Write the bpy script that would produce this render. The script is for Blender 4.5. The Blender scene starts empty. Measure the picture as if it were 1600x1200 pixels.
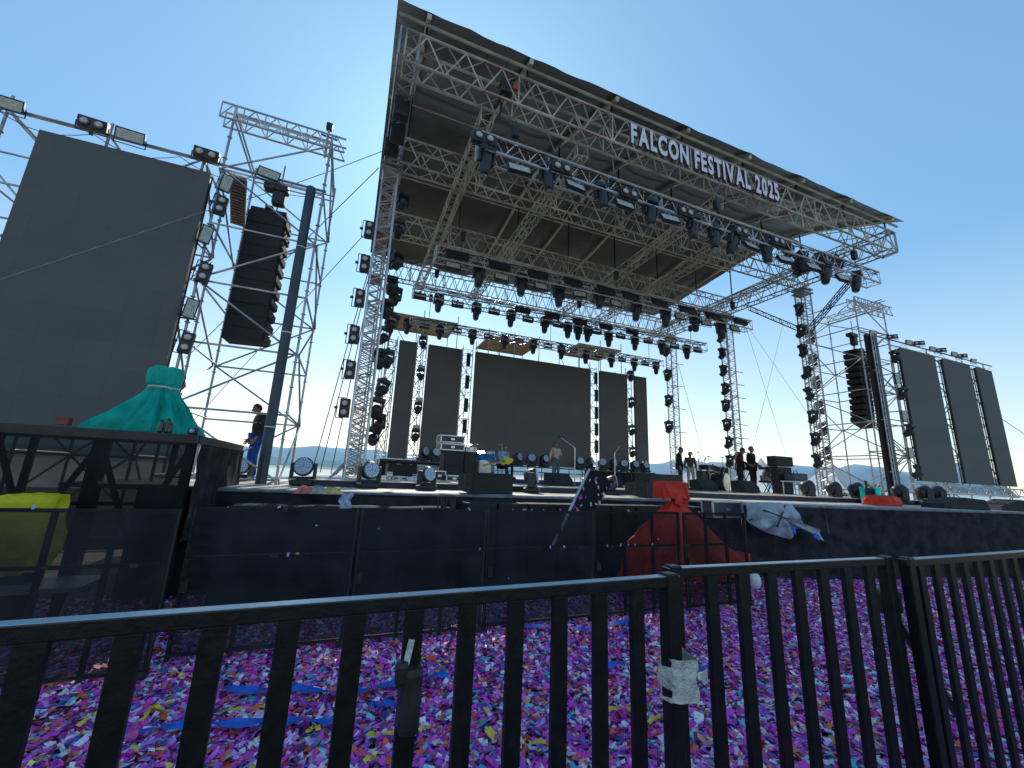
import bpy, bmesh, math, random
import numpy as np
from mathutils import Vector, Matrix, Quaternion, noise
random.seed(7)
rnd = random.Random(11)
sc = bpy.context.scene
COL = sc.collection
# ------------------------------------------------------------------ camera
F, PITCH, ROLL, YAW = 638.03, 0.22219, 0.042332, 0.370494     # focal length in px of a 1600 px wide frame
EYE = 1.8
cf = Vector((math.sin(YAW)*math.cos(PITCH), math.cos(YAW)*math.cos(PITCH), math.sin(PITCH)))
c0 = Vector((math.cos(YAW), -math.sin(YAW), 0)); cu0 = c0.cross(cf)
cr = c0*math.cos(ROLL) + cu0*math.sin(ROLL); cu = -c0*math.sin(ROLL) + cu0*math.cos(ROLL)
cam = bpy.data.cameras.new('camera'); co = bpy.data.objects.new('camera', cam); COL.objects.link(co)
cam.sensor_width = 36; cam.lens = F/1600*36; cam.clip_start = .05; cam.clip_end = 20000
co.matrix_world = Matrix(((cr.x, cu.x, -cf.x, 0), (cr.y, cu.y, -cf.y, 0), (cr.z, cu.z, -cf.z, EYE), (0, 0, 0, 1)))
sc.camera = co
def _ray(px, py): return cf + cr*((px-800)/F) - cu*((py-600)/F)
def aty(px, py, y):                       # survey: the point of plane y seen at a pixel
    d = _ray(px, py); t = y/d.y; return Vector((t*d.x, y, EYE+t*d.z))
def atz(px, py, z):
    d = _ray(px, py); t = (z-EYE)/d.z; return Vector((t*d.x, t*d.y, z))
# ------------------------------------------------------------------ materials
MATS = {}
def mat(name, col, rough=.6, metal=0., noise_amt=.15, scale=6., spec=.5, bump=0., bscale=30., alpha=1., trans=0., col2=None, emit=None):
    if name in MATS: return MATS[name]
    m = bpy.data.materials.new(name); m.use_nodes = True; nt = m.node_tree; N = nt.nodes; L = nt.links
    b = N['Principled BSDF']; b.inputs['Roughness'].default_value = rough; b.inputs['Metallic'].default_value = metal
    b.inputs['Specular IOR Level'].default_value = spec
    tc = N.new('ShaderNodeTexCoord'); n = N.new('ShaderNodeTexNoise'); n.inputs['Scale'].default_value = scale; n.inputs['Detail'].default_value = 5
    L.new(tc.outputs['Object'], n.inputs['Vector'])
    mx = N.new('ShaderNodeMix'); mx.data_type = 'RGBA'
    c2 = col2 if col2 else tuple(min(1, c*(1+noise_amt*2)) for c in col); c1 = col if col2 else tuple(c*(1-noise_amt*2 if noise_amt < .5 else .2) for c in col)
    mx.inputs[6].default_value = (*c1, 1); mx.inputs[7].default_value = (*c2, 1)
    rp = N.new('ShaderNodeMapRange'); rp.inputs[1].default_value = .3; rp.inputs[2].default_value = .7
    L.new(n.outputs[0], rp.inputs[0]); L.new(rp.outputs[0], mx.inputs[0]); L.new(mx.outputs[2], b.inputs['Base Color'])
    if bump:
        n2 = N.new('ShaderNodeTexNoise'); n2.inputs['Scale'].default_value = bscale; n2.inputs['Detail'].default_value = 4
        L.new(tc.outputs['Object'], n2.inputs['Vector'])
        bp = N.new('ShaderNodeBump'); bp.inputs['Strength'].default_value = bump; bp.inputs['Distance'].default_value = .05
        L.new(n2.outputs[0], bp.inputs['Height']); L.new(bp.outputs[0], b.inputs['Normal'])
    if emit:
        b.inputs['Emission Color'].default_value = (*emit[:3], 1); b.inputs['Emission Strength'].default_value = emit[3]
    out = N['Material Output']; sh = b.outputs[0]
    if trans:
        t = N.new('ShaderNodeBsdfTranslucent'); L.new(mx.outputs[2], t.inputs[0]); ms = N.new('ShaderNodeMixShader'); ms.inputs[0].default_value = trans
        L.new(sh, ms.inputs[1]); L.new(t.outputs[0], ms.inputs[2]); sh = ms.outputs[0]
    if alpha < 1:
        t = N.new('ShaderNodeBsdfTransparent'); ms = N.new('ShaderNodeMixShader')
        r2 = N.new('ShaderNodeMapRange'); r2.inputs[3].default_value = max(0, alpha-.07); r2.inputs[4].default_value = min(1, alpha+.07)
        L.new(n.outputs[0], r2.inputs[0]); L.new(r2.outputs[0], ms.inputs[0]); L.new(t.outputs[0], ms.inputs[1]); L.new(sh, ms.inputs[2]); sh = ms.outputs[0]
    if sh != b.outputs[0]: L.new(sh, out.inputs[0])
    MATS[name] = m; return m
STEEL = mat('galvanised_steel', (.40, .40, .42), .42, .55, .2, 3)
ALU = mat('bright_aluminium', (.62, .62, .64), .35, .6, .12, 4)
WARM = mat('weathered_roof_steel', (.52, .49, .40), .55, .25, .2, 2)
RUST = mat('red_oxide_steel', (.42, .08, .04), .6, 0, .2, 8)
BLK = mat('black_paint', (.018, .018, .021), .5, 0, .25, 12)
RAIL = mat('black_gloss_paint', (.006, .0065, .008), .42, 0, .3, 25, .35, .05, 60)
TOPR = mat('rail_top_pale_upward', (.008, .009, .011), .3, 0, .3, 25, .5, .05, 60)
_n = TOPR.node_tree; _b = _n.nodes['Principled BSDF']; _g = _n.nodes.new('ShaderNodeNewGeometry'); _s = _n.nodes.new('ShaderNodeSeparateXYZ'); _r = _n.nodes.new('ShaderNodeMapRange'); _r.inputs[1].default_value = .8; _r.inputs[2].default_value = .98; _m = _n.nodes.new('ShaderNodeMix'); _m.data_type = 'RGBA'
_n.links.new(_g.outputs['Normal'], _s.inputs[0]); _n.links.new(_s.outputs[2], _r.inputs[0]); _n.links.new(_r.outputs[0], _m.inputs[0]); _m.inputs[7].default_value = (.36, .43, .48, 1); _n.links.new(_b.inputs['Base Color'].links[0].from_socket, _m.inputs[6]); _n.links.new(_m.outputs[2], _b.inputs['Base Color'])  # upward faces blend to a paler blue-grey than the black sides
DARK = mat('dark_lamp_housing', (.022, .024, .03), .45, 0, .2, 20)
GLASS = mat('pale_lens', (.62, .55, .5), .2, 0, .1, 30)
LENS = mat('blue_grey_led_face', (.25, .36, .52), .25, .2, .35, 60)
FLOODG = mat('flood_panel_glass', (.50, .50, .42), .3, 0, .15, 12)
CLOTH = mat('black_cloth', (.027, .028, .034), .9, 0, .3, 4, .2, .35, 7)
MESHC = mat('black_scrim_mesh', (.008, .009, .012), .85, 0, .35, 2.2, .3, .5, 5, alpha=.74, col2=(.030, .032, .038))
MESHT = mat('thin_black_scrim', (.012, .012, .015), .9, 0, .3, 3, .2, .3, 9, alpha=.64)
MESHR = mat('riser_black_scrim', (.012, .012, .015), .9, 0, .3, 2, .2, .5, 5, alpha=.955)
DECKT = mat('plywood_deck', (.52, .46, .37), .5, 0, .25, 1.4, .3, .2, 12)
RISER = mat('navy_riser_face', (.03, .035, .07), .6, 0, .2, 5)
SPK = mat('speaker_cabinet', (.030, .031, .034), .7, 0, .2, 9, .3, .2, 80)
GRILL = mat('speaker_grille', (.018, .019, .021), .6, .2, .2, 60)
CASE = mat('flight_case_panel', (.05, .055, .08), .5, 0, .2, 7)
CASEW = mat('white_case_panel', (.6, .62, .66), .5, 0, .12, 7)
TEAL = mat('teal_tarpaulin', (.0, .50, .44), .42, 0, .3, 4, .5, 1., 5, trans=.6, col2=(.02, .85, .68))
RED = mat('red_tarpaulin', (.80, .06, .035), .6, 0, .15, 3, .3, .9, 7, trans=.25)
YEL = mat('yellow_tarpaulin', (.85, .70, .02), .6, 0, .12, 3, .3, .5, 9, trans=.2)
GREY = mat('grey_blue_tarpaulin', (.30, .37, .42), .5, 0, .2, 4, .4, .6, 10)
WHITE = mat('white_plastic', (.72, .73, .74), .5, 0, .08, 9)
WOOD = mat('scaffold_board', (.42, .32, .19), .8, 0, .25, 6)
BLUEP = mat('blue_drum_shell', (.01, .30, .70), .25, 0, .15, 6)
BRASS = mat('brass_cymbal', (.55, .40, .14), .3, .8, .15, 12)
CHROME = mat('chrome_stand', (.6, .6, .62), .25, .9, .1, 12)
SKIN = mat('skin', (.28, .15, .09), .6, 0, .08, 20)
HAIR = mat('dark_hair', (.012, .009, .008), .6, 0, .2, 40)
TAPE = mat('white_tape', (.62, .62, .58), .6, 0, .15, 14, .4, .6, 40)
def dyed(name, c): return mat(name, c, .85, 0, .18, 12, .2, .5, 25)
# ------------------------------------------------------------------ mesh builder
class MB:
    def __init__(s): s.v = []; s.f = []
    def add(s, vs, fs):
        o = len(s.v); s.v += [tuple(p) for p in vs]; s.f += [tuple(i+o for i in f) for f in fs]; return s
    def box(s, c, d, rot=None):
        c = Vector(c); vs = [Vector((x*d[0]/2, y*d[1]/2, z*d[2]/2)) for x in (-1, 1) for y in (-1, 1) for z in (-1, 1)]
        if rot: vs = [rot @ p for p in vs]
        return s.add([p+c for p in vs], [(0, 1, 3, 2), (4, 6, 7, 5), (0, 4, 5, 1), (2, 3, 7, 6), (0, 2, 6, 4), (1, 5, 7, 3)])
    def bb(s, x0, x1, y0, y1, z0, z1): return s.box(((x0+x1)/2, (y0+y1)/2, (z0+z1)/2), (x1-x0, y1-y0, z1-z0))
    def bev(s, c, d, b):                                           # box with chamfered edges
        bm = bmesh.new(); bmesh.ops.create_cube(bm, size=1, matrix=Matrix.Translation(c) @ Matrix.Diagonal((*d, 1)))
        bmesh.ops.bevel(bm, geom=bm.edges[:], offset=b, segments=2, affect='EDGES', profile=.6); s.bm(bm); return s
    def bm(s, bm, M=None):
        bm.verts.index_update(); vs = [(M @ v.co if M else v.co) for v in bm.verts]
        s.add(vs, [[v.index for v in f.verts] for f in bm.faces]); bm.free(); return s
    def tube(s, p, q, r, n=6, r2=None, cap=True):
        p = Vector(p); q = Vector(q); d = q-p
        if d.length < 1e-6: return s
        d.normalize(); a = d.orthogonal().normalized(); b = d.cross(a); r2 = r if r2 is None else r2
        vs = []
        for k in range(n):
            t = 2*math.pi*(k+.5)/n; w = a*math.cos(t)+b*math.sin(t); vs.append(p+w*r); vs.append(q+w*r2)
        fs = [(2*k, 2*((k+1) % n), 2*((k+1) % n)+1, 2*k+1) for k in range(n)]
        if cap: fs += [tuple(2*k for k in range(n-1, -1, -1)), tuple(2*k+1 for k in range(n))]
        return s.add(vs, fs)
    def path(s, pts, r, n=5):
        for a, b in zip(pts[:-1], pts[1:]): s.tube(a, b, r, n)
        return s
    def lathe(s, c, prof, n=16, axis='z', M=None):                  # prof = [(r, h)...]
        c = Vector(c); vs = []
        for r, h in prof:
            for k in range(n):
                t = 2*math.pi*k/n; p = Vector((r*math.cos(t), r*math.sin(t), h))
                if axis == 'x': p = Vector((p.z, p.x, p.y))
                if axis == 'y': p = Vector((p.x, p.z, p.y))
                if M: p = M @ p
                vs.append(c+p)
        m = len(prof); fs = [(i*n+k, i*n+(k+1) % n, (i+1)*n+(k+1) % n, (i+1)*n+k) for i in range(m-1) for k in range(n)]
        fs += [tuple(range(n-1, -1, -1)), tuple((m-1)*n+k for k in range(n))]
        return s.add(vs, fs)
    def ell(s, c, r, u=10, v=7, rot=None):
        bm = bmesh.new(); bmesh.ops.create_uvsphere(bm, u_segments=u, v_segments=v, radius=1)
        M = Matrix.Translation(c) @ (rot.to_4x4() if rot else Matrix()) @ Matrix.Diagonal((*r, 1)); return s.bm(bm, M)
    def prism(s, poly, y0, y1, ax='y'):                             # poly of (a, b) extruded along an axis
        n = len(poly); P = lambda a, b, t: {'y': (a, t, b), 'x': (t, a, b), 'z': (a, b, t)}[ax]
        vs = [P(a, b, y0) for a, b in poly]+[P(a, b, y1) for a, b in poly]
        return s.add(vs, [tuple(range(n)), tuple(range(2*n-1, n-1, -1))]+[(k, k+n, (k+1) % n+n, (k+1) % n) for k in range(n)])
    def grid(s, fn, nu, nv, closed=False):
        vs = [fn(i/nu, j/nv) for j in range(nv+1) for i in range(nu+1)]
        return s.add(vs, [(j*(nu+1)+i, j*(nu+1)+i+1, (j+1)*(nu+1)+i+1, (j+1)*(nu+1)+i) for j in range(nv) for i in range(nu)])
    def mesh(s, name, m, smooth=False):
        me = bpy.data.meshes.new(name); me.from_pydata(s.v, [], s.f); me.update()
        bm = bmesh.new(); bm.from_mesh(me); bmesh.ops.recalc_face_normals(bm, faces=bm.faces); bm.to_mesh(me); bm.free()
        if m: me.materials.append(m)
        if smooth:
            for p in me.polygons: p.use_smooth = True
        return me
    def build(s, name, m, parent=None, smooth=False, loc=None):
        me = s.mesh(name, m, smooth); o = bpy.data.objects.new(name, me); COL.objects.link(o)
        if parent: o.parent = parent
        if loc: o.location = loc
        return o
def tag(o, label=None, cat=None, group=None, kind=None):
    if label: o['label'] = label
    if cat: o['category'] = cat
    if group: o['group'] = group
    if kind: o['kind'] = kind
    return o
def thing(name, label, cat, loc=(0, 0, 0), rz=0, group=None, rot=None, sc_=None):
    o = bpy.data.objects.new(name, None); COL.objects.link(o); o.location = loc; o.rotation_euler = rot if rot else (0, 0, rz); o.empty_display_size = .1
    if sc_: o.scale = sc_ if hasattr(sc_, '__len__') else (sc_,)*3
    return tag(o, label, cat, group)
PROTO = {}                                                          # kind -> list of (name, mesh, [sub parts])
def proto(kind, parts): PROTO[kind] = parts
def inst(kind, name, label, cat, loc, rot=(0, 0, 0), s=1., group=None):   # one thing: an Empty and its own part objects (mesh data shared)
    r = thing(name, label, cat, loc, rot=rot, sc_=s, group=group)
    def rec(parts, par):
        for nm, me, subs in parts:
            o = bpy.data.objects.new(nm, me); COL.objects.link(o); o.parent = par; rec(subs, o)
    rec(PROTO[kind], r); return r
ORD = ['first', 'second', 'third', 'fourth', 'fifth', 'sixth', 'seventh', 'eighth', 'ninth', 'tenth', 'eleventh', 'twelfth', 'thirteenth', 'fourteenth', 'fifteenth', 'sixteenth', 'seventeenth', 'eighteenth']
# ------------------------------------------------------------------ truss
def truss(name, label, A, B, w, h, bay=.5, r=.025, rb=.014, m=STEEL, group=None, up=(0, 0, 1), cat='truss', n=5, endframes=True, style='w', rust=False):
    A = Vector(A); B = Vector(B); d = (B-A); Ln = d.length; d.normalize(); up = Vector(up); s = d.cross(up).normalized(); up = s.cross(d).normalized()
    t = thing(name, label, cat, A, group=group)
    cn = [s*(a*w/2)+up*(b*h/2) for a, b in ((-1, -1), (1, -1), (1, 1), (-1, 1))]
    for c in cn: MB().tube(c, c+d*Ln, r, n+1).build('chord', m, t)
    k = max(2, round(Ln/bay)); br = MB()
    for f in range(4):
        a = cn[f]; b = cn[(f+1) % 4]
        for i in range(k):
            p0 = d*(Ln*i/k); p1 = d*(Ln*(i+1)/k); pm = (p0+p1)/2
            if style == 'w': br.tube(a+p0, b+pm, rb, n-1, cap=False); br.tube(b+pm, a+p1, rb, n-1, cap=False)
            elif i % 2: br.tube(a+p0, b+p1, rb, n-1, cap=False)
            else: br.tube(b+p0, a+p1, rb, n-1, cap=False)
            if style != 'w' or i % 3 == 0: br.tube(a+p0, b+p0, rb, n-1, cap=False)
        br.tube(a+d*Ln, b+d*Ln, rb, n-1)
    br.build('bracing', m, t)
    return t
# ------------------------------------------------------------------ world and sun
w = bpy.data.worlds.new('World'); sc.world = w; w.use_nodes = True; nt = w.node_tree; N = nt.nodes; L = nt.links; N.clear()
SEL, SAZ = math.radians(38.0), math.radians(11)                       # elevation, and bearing from +Y towards +X
out = N.new('ShaderNodeOutputWorld'); bg = N.new('ShaderNodeBackground'); sky = N.new('ShaderNodeTexSky'); sky.sky_type = 'NISHITA'
sky.sun_disc = False; sky.sun_elevation = SEL; sky.sun_rotation = SAZ; sky.altitude = 300; sky.air_density = 1.0; sky.dust_density = 1.0; sky.ozone_density = 2.0
bg.inputs[1].default_value = .12
tc = N.new('ShaderNodeTexCoord'); mp = N.new('ShaderNodeMapping'); mp.inputs['Scale'].default_value = (2.2, 2.2, 9)
L.new(tc.outputs['Generated'], mp.inputs[0])
nz = N.new('ShaderNodeTexNoise'); nz.inputs['Scale'].default_value = 2.1; nz.inputs['Detail'].default_value = 8; nz.inputs['Roughness'].default_value = .55; L.new(mp.outputs[0], nz.inputs['Vector'])
cr_ = N.new('ShaderNodeMapRange'); cr_.inputs[1].default_value = .46; cr_.inputs[2].default_value = .6; L.new(nz.outputs[0], cr_.inputs[0])
sp = N.new('ShaderNodeSeparateXYZ'); L.new(tc.outputs['Generated'], sp.inputs[0])
e1 = N.new('ShaderNodeMapRange'); e1.interpolation_type = 'SMOOTHSTEP'; e1.inputs[1].default_value = .22; e1.inputs[2].default_value = .08; L.new(sp.outputs[2], e1.inputs[0])
e2 = N.new('ShaderNodeMapRange'); e2.interpolation_type = 'SMOOTHSTEP'; e2.inputs[1].default_value = .35; e2.inputs[2].default_value = .0; L.new(sp.outputs[0], e2.inputs[0])
m1 = N.new('ShaderNodeMath'); m1.operation = 'MULTIPLY'; L.new(cr_.outputs[0], m1.inputs[0]); L.new(e1.outputs[0], m1.inputs[1])
m2 = N.new('ShaderNodeMath'); m2.operation = 'MULTIPLY'; L.new(m1.outputs[0], m2.inputs[0]); L.new(e2.outputs[0], m2.inputs[1])
mx = N.new('ShaderNodeMix'); mx.data_type = 'RGBA'; mx.inputs[7].default_value = (10.2, 9.8, 9.2, 1); L.new(m2.outputs[0], mx.inputs[0])
gm = N.new('ShaderNodeGamma'); gm.inputs[1].default_value = .46; L.new(sky.outputs[0], gm.inputs[0]); vm = N.new('ShaderNodeVectorMath'); vm.operation = 'SCALE'; vm.inputs[3].default_value = 3.6; L.new(gm.outputs[0], vm.inputs[0]); et = N.new('ShaderNodeMapRange'); et.inputs[1].default_value = 0; et.inputs[2].default_value = .42; L.new(sp.outputs[2], et.inputs[0])
tm = N.new('ShaderNodeMix'); tm.data_type = 'RGBA'; tm.inputs[6].default_value = (1.16, 1.18, 1.06, 1); tm.inputs[7].default_value = (.44, .76, 1.0, 1); L.new(et.outputs[0], tm.inputs[0])
vt = N.new('ShaderNodeVectorMath'); vt.operation = 'MULTIPLY'; L.new(vm.outputs[0], vt.inputs[0]); L.new(tm.outputs[2], vt.inputs[1]); L.new(vt.outputs[0], mx.inputs[6])
L.new(mx.outputs[2], bg.inputs[0]); L.new(bg.outputs[0], out.inputs[0])
sun = bpy.data.lights.new('sun', 'SUN'); sun.energy = 4.2; sun.angle = math.radians(.5); sun.color = (1, .93, .82)
so = bpy.data.objects.new('sun', sun); COL.objects.link(so); sv = Vector((math.sin(SAZ)*math.cos(SEL), math.cos(SAZ)*math.cos(SEL), math.sin(SEL)))
so.rotation_euler = sv.to_track_quat('Z', 'Y').to_euler(); so.location = (0, 0, 40)
sc.view_settings.view_transform = 'Standard'; sc.view_settings.look = 'None'; sc.view_settings.exposure = 0
sc.cycles.max_bounces = 6; sc.cycles.transparent_max_bounces = 12; sc.cycles.use_denoising = True
# ------------------------------------------------------------------ ground, lake, hills
SOIL = mat('trampled_soil', (.10, .075, .05), .95, 0, .3, 3, .2, .5, 12, col2=(.16, .12, .09))
def gz(y): return 0 if y < 34 else (-2.2*min(1, (y-34)/30))
ys = [-400, -60, -10, 0, 10, 20, 34, 40, 46, 52, 58, 64, 80, 400, 9000]; xs = [-6000, -600, -100, -30, -10, 0, 10, 20, 40, 100, 600, 6000]
MB().grid(lambda u, v: (xs[round(u*(len(xs)-1))], ys[round(v*(len(ys)-1))], gz(ys[round(v*(len(ys)-1))])), len(xs)-1, len(ys)-1).build('ground', SOIL)['kind'] = 'structure'
WATER = mat('lake_water', (.16, .30, .40), .18, 0, .1, .02, .6, .25, .6)
lk = MB().add([(-6000, 48, -1.2), (6000, 48, -1.2), (6000, 7000, -1.2), (-6000, 7000, -1.2)], [(0, 1, 2, 3)]).build('lake', WATER); lk['kind'] = 'structure'
def hills(name, y0, dy, amp, base, seed, m):
    def fn(u, v):
        a = -75+u*160; x = math.tan(math.radians(max(-72, min(72, a-5))))*y0; rr = 1 if v == 0 else v
        h = base+amp*noise.fractal(Vector((x/900+seed, seed, 0)), 1, 2, 5)+.25*amp*noise.noise(Vector((x/90, seed*3, 0)))
        h += 28*noise.noise(Vector((x/260+9, v*3, seed)))*v*.3
        return (x, y0+dy*v, -1.5+max(5, h)*math.sin(v*math.pi/2)*math.hypot(1, x/y0)**.9)
    o = MB().grid(fn, 260, 5).build(name, m, smooth=True); o['kind'] = 'structure'
hills('far_hills', 2600, 500, 50, 128, 3.3, mat('hazy_far_hill', (.20, .30, .36), 1, 0, .08, .004, 0, emit=(.30, .48, .60, .24)))  # bluish base and weak emission stand in for air haze
hills('near_hills', 2100, 260, 22, 44, 8.1, mat('hazy_near_hill', (.13, .21, .24), 1, 0, .15, .006, 0, emit=(.24, .40, .48, .20)))  # air haze put in as weak emission here too
hills('shore_strip', 1750, 60, 3, 6, 1.1, mat('pale_shore', (.42, .40, .33), 1, 0, .15, .01, 0, emit=(.5, .5, .45, .12)))  # faint emission adds haze to the shore, no light source
# ------------------------------------------------------------------ trees and bushes along the shore
LEAF = mat('tree_leaves', (.05, .085, .025), .7, 0, .4, 2, .3, trans=.3, col2=(.09, .13, .04)); BARK = mat('bark', (.10, .07, .05), .9, 0, .3, 9)
def tree(label, x, y, h, wd, seed, group=None, nm='shore_tree'):
    R_ = random.Random(seed); t = thing(nm, label, 'tree', (x, y, gz(y)), group=group)
    tk = MB().tube((0, 0, -.2), (0, 0, h*.5), h*.03, 7, h*.018); lf = MB(); cl = []
    for k in range(9):
        a = R_.uniform(0, 6.28); q = Vector((math.cos(a)*wd*R_.uniform(.1, .4), math.sin(a)*wd*R_.uniform(.1, .4), h*R_.uniform(.45, .9))); tk.tube((0, 0, h*R_.uniform(.2, .48)), q, h*.012, 5, h*.004); cl.append(q)
    for q in cl:
        for j in range(90):
            p = q+Vector([R_.gauss(0, 1) for _ in range(3)]).normalized()*wd*.26*R_.uniform(.2, 1)**.5; a = Vector([R_.gauss(0, 1) for _ in range(3)]).normalized(); b = a.orthogonal().normalized(); s = .035*wd*R_.uniform(.6, 1.6)
            lf.add([p-a*s*1.4, p+b*s*.7, p+a*s*1.4, p-b*s*.7], [(0, 1, 2, 3)])
    tk.build('trunk', BARK, t); lf.build('crown', LEAF, t); return t
for i, (px, Y, h, wd) in enumerate([(566, 52, 3.4, 3.6), (579, 53, 4.2, 3.4), (590, 52, 3.6, 3.8)]):
    p = aty(px, 735, Y); tree('%s dark bushy tree on the lake shore, seen beside the left roof tower' % ['left', 'middle', 'right'][i], p.x, Y, h, wd, 40+i, 'shore trees behind the left tower')
for i, (px, Y, h, wd) in enumerate([(1330, 40, 2.9, 4.5), (1343, 41, 3.1, 5)]):
    p = aty(px, 760, Y); tree('%s low green tree beyond the right speaker tower' % ['left', 'right'][i], p.x, Y, h, wd, 50+i, 'trees beyond the right speaker tower')
# ------------------------------------------------------------------ white tents far right
TENT = mat('white_tent_fabric', (.78, .78, .8), .7, 0, .05, .8, .3, trans=.3)
for i, (px, Y, wd, hh) in enumerate([(1302, 30, 6.5, 3.3), (1193, 34, 5, 3.5), (1088, 38, 4, 3.2), (1178, 44, 5, 3.6)]):
    p = aty(px, 760, Y); lab = ['white peaked tent behind the right roof tower, largest of the tents', 'white peaked tent seen behind the tall speaker stack', 'small white peaked tent behind the keyboard stands', 'white peaked tent behind the two standing musicians'][i]
    t = thing('peaked_tent', lab, 'tent', (p.x, Y, 0), group='white peaked tents')
    def fn(u, v, wd=wd, hh=hh):
        a = u*4; k = int(a) % 4; fr = a-int(a); c = [(-1, -1), (1, -1), (1, 1), (-1, 1)]; q0 = c[k]; q1 = c[(k+1) % 4]; x = q0[0]+(q1[0]-q0[0])*fr; y = q0[1]+(q1[1]-q0[1])*fr; s = (1-v)
        return (x*wd/2*s, y*wd/2*s, 1.6+hh*v**1.0*(.45+.55*v)+.0)
    MB().grid(fn, 32, 10).build('canopy', TENT, t)
    for a, b in ((-1, -1), (1, -1), (1, 1), (-1, 1)): MB().tube((a*wd/2, b*wd/2, 0), (a*wd/2, b*wd/2, 1.62), .05).build('pole', WHITE, t)
# ------------------------------------------------------------------ stage deck
DZ, RZ = 1.47, 1.58
dk = thing('stage_platform', 'long black-skirted concert stage with a pale plywood deck', 'stage', (0, 7, 0))
front = [(-2.6, 7.25), (7.0, 7.05), (7.7, 6.45), (9.5, 5.9), (15.4, 5.0), (24, 3.9)]
def dl(p): return (p[0], p[1]-7)
poly = [dl(p) for p in front]+[dl((24, 8.0)), dl((20.2, 9.4)), dl((20.2, 12)), dl((17.4, 18.6)), dl((-1.0, 18.6)), dl((-1.0, 12.3)), dl((-3.6, 12.3)), dl((-3.6, 7.6))]
MB().prism(poly, DZ-.06, DZ, 'z').build('deck', DECKT, dk)
sk = MB()
for (a, b) in zip(front[:-1], front[1:]):
    a = Vector((a[0], a[1]-7, 0)); b = Vector((b[0], b[1]-7, 0)); d = b-a; nrm = Vector((d.y, -d.x, 0)).normalized(); n = int(d.length/.07)
    def fn(u, v, a=a, d=d, nrm=nrm):
        p = a+d*u; q = p.x*1.0; w_ = .028*math.sin(q*5.1+2*noise.noise(Vector((q*.8, v, 0))))+.05*noise.noise(Vector((q*1.1, v*1.6, 4)))+.015*math.sin(q*17)
        p = p+nrm*(.02+w_*(.25+.75*(1-v))+.05*(1-v)); p.z = .0+(DZ-.005)*v; return p
    sk.grid(fn, n, 10)
sk.build('front_skirt', CLOTH, dk, smooth=True)
MB().prism([dl(p) for p in [(-.9, 8.6), (7.4, 8.6), (8.6, 7.9), (16.2, 7.2), (16.2, 18.5), (-.9, 18.5)]], DZ, RZ, 'z').build('riser', RISER, dk)
MB().prism([dl(p) for p in [(-.9, 8.55), (7.4, 8.55), (8.6, 7.85), (16.2, 7.15), (16.2, 18.5), (-.9, 18.5)]], RZ+.001, RZ+.016, 'z').build('riser_top', DECKT, dk)
lip = MB()
for (a, b) in zip(front[:-1], front[1:]): lip.tube((a[0], a[1]-7-.02, DZ-.03), (b[0], b[1]-7-.02, DZ-.03), .03, 5)
lip.build('edge_rail', mat('greyish_deck_edge', (.2, .22, .26), .6, .1, .2, 5), dk)
lg = MB()
for i in range(15):
    for y in (9.5, 13, 16.5): lg.tube((-.5+i*1.2, y-7, 0), (-.5+i*1.2, y-7, DZ-.06), .03, 5)
lg.build('underframe', STEEL, dk)
# ------------------------------------------------------------------ roof towers
XL, XR = .18, 16.5; TY = [10.1, 13.5, 17.0]; ZB, ZT = 9.84, 10.62   # header truss chords
for side, X in (('left', XL), ('right', XR)):
    for i, Y in enumerate(TY):
        X = [XL, XL, XL][i] if side == 'left' else [16.5, 16.12, 15.98][i]
        lab = '%s %s square lattice tower holding up the stage roof' % (['front', 'middle', 'rear'][i], side)
        t = truss('roof_tower', lab, (X, Y, DZ+.01), (X, Y, ZB-.05), .38, .38, .36, .027, .013, ALU if side == 'left' and i == 0 else STEEL, 'six roof towers', up=(0, 1, 0), cat='tower')
        bs = MB().box((0, 0, .02), (.75, .75, .03))
        for a, b in ((-1, -1), (1, -1), (1, 1), (-1, 1)): bs.tube((a*.19, b*.19, .5), (a*.55, b*.55, .04), .022)
        bs.build('base', STEEL, t)
        sl = MB()
        for z in (8.05, 8.2): sl.bb(-.27, .27, -.27, .27, z, z+.05)
        sl.build('sleeve_block', RUST if i else STEEL, t)
        if side == 'right' and i:
            arm = MB()
            for k in range(8 if i == 1 else 4): z = (4.9-.62*k if i == 1 else 6.1-1.25*k)+.6; arm.tube((-.2, -.22, z), (.62, -.22, z), .016)
            arm.build('outrigger_pipe', BLK, t)
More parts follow.
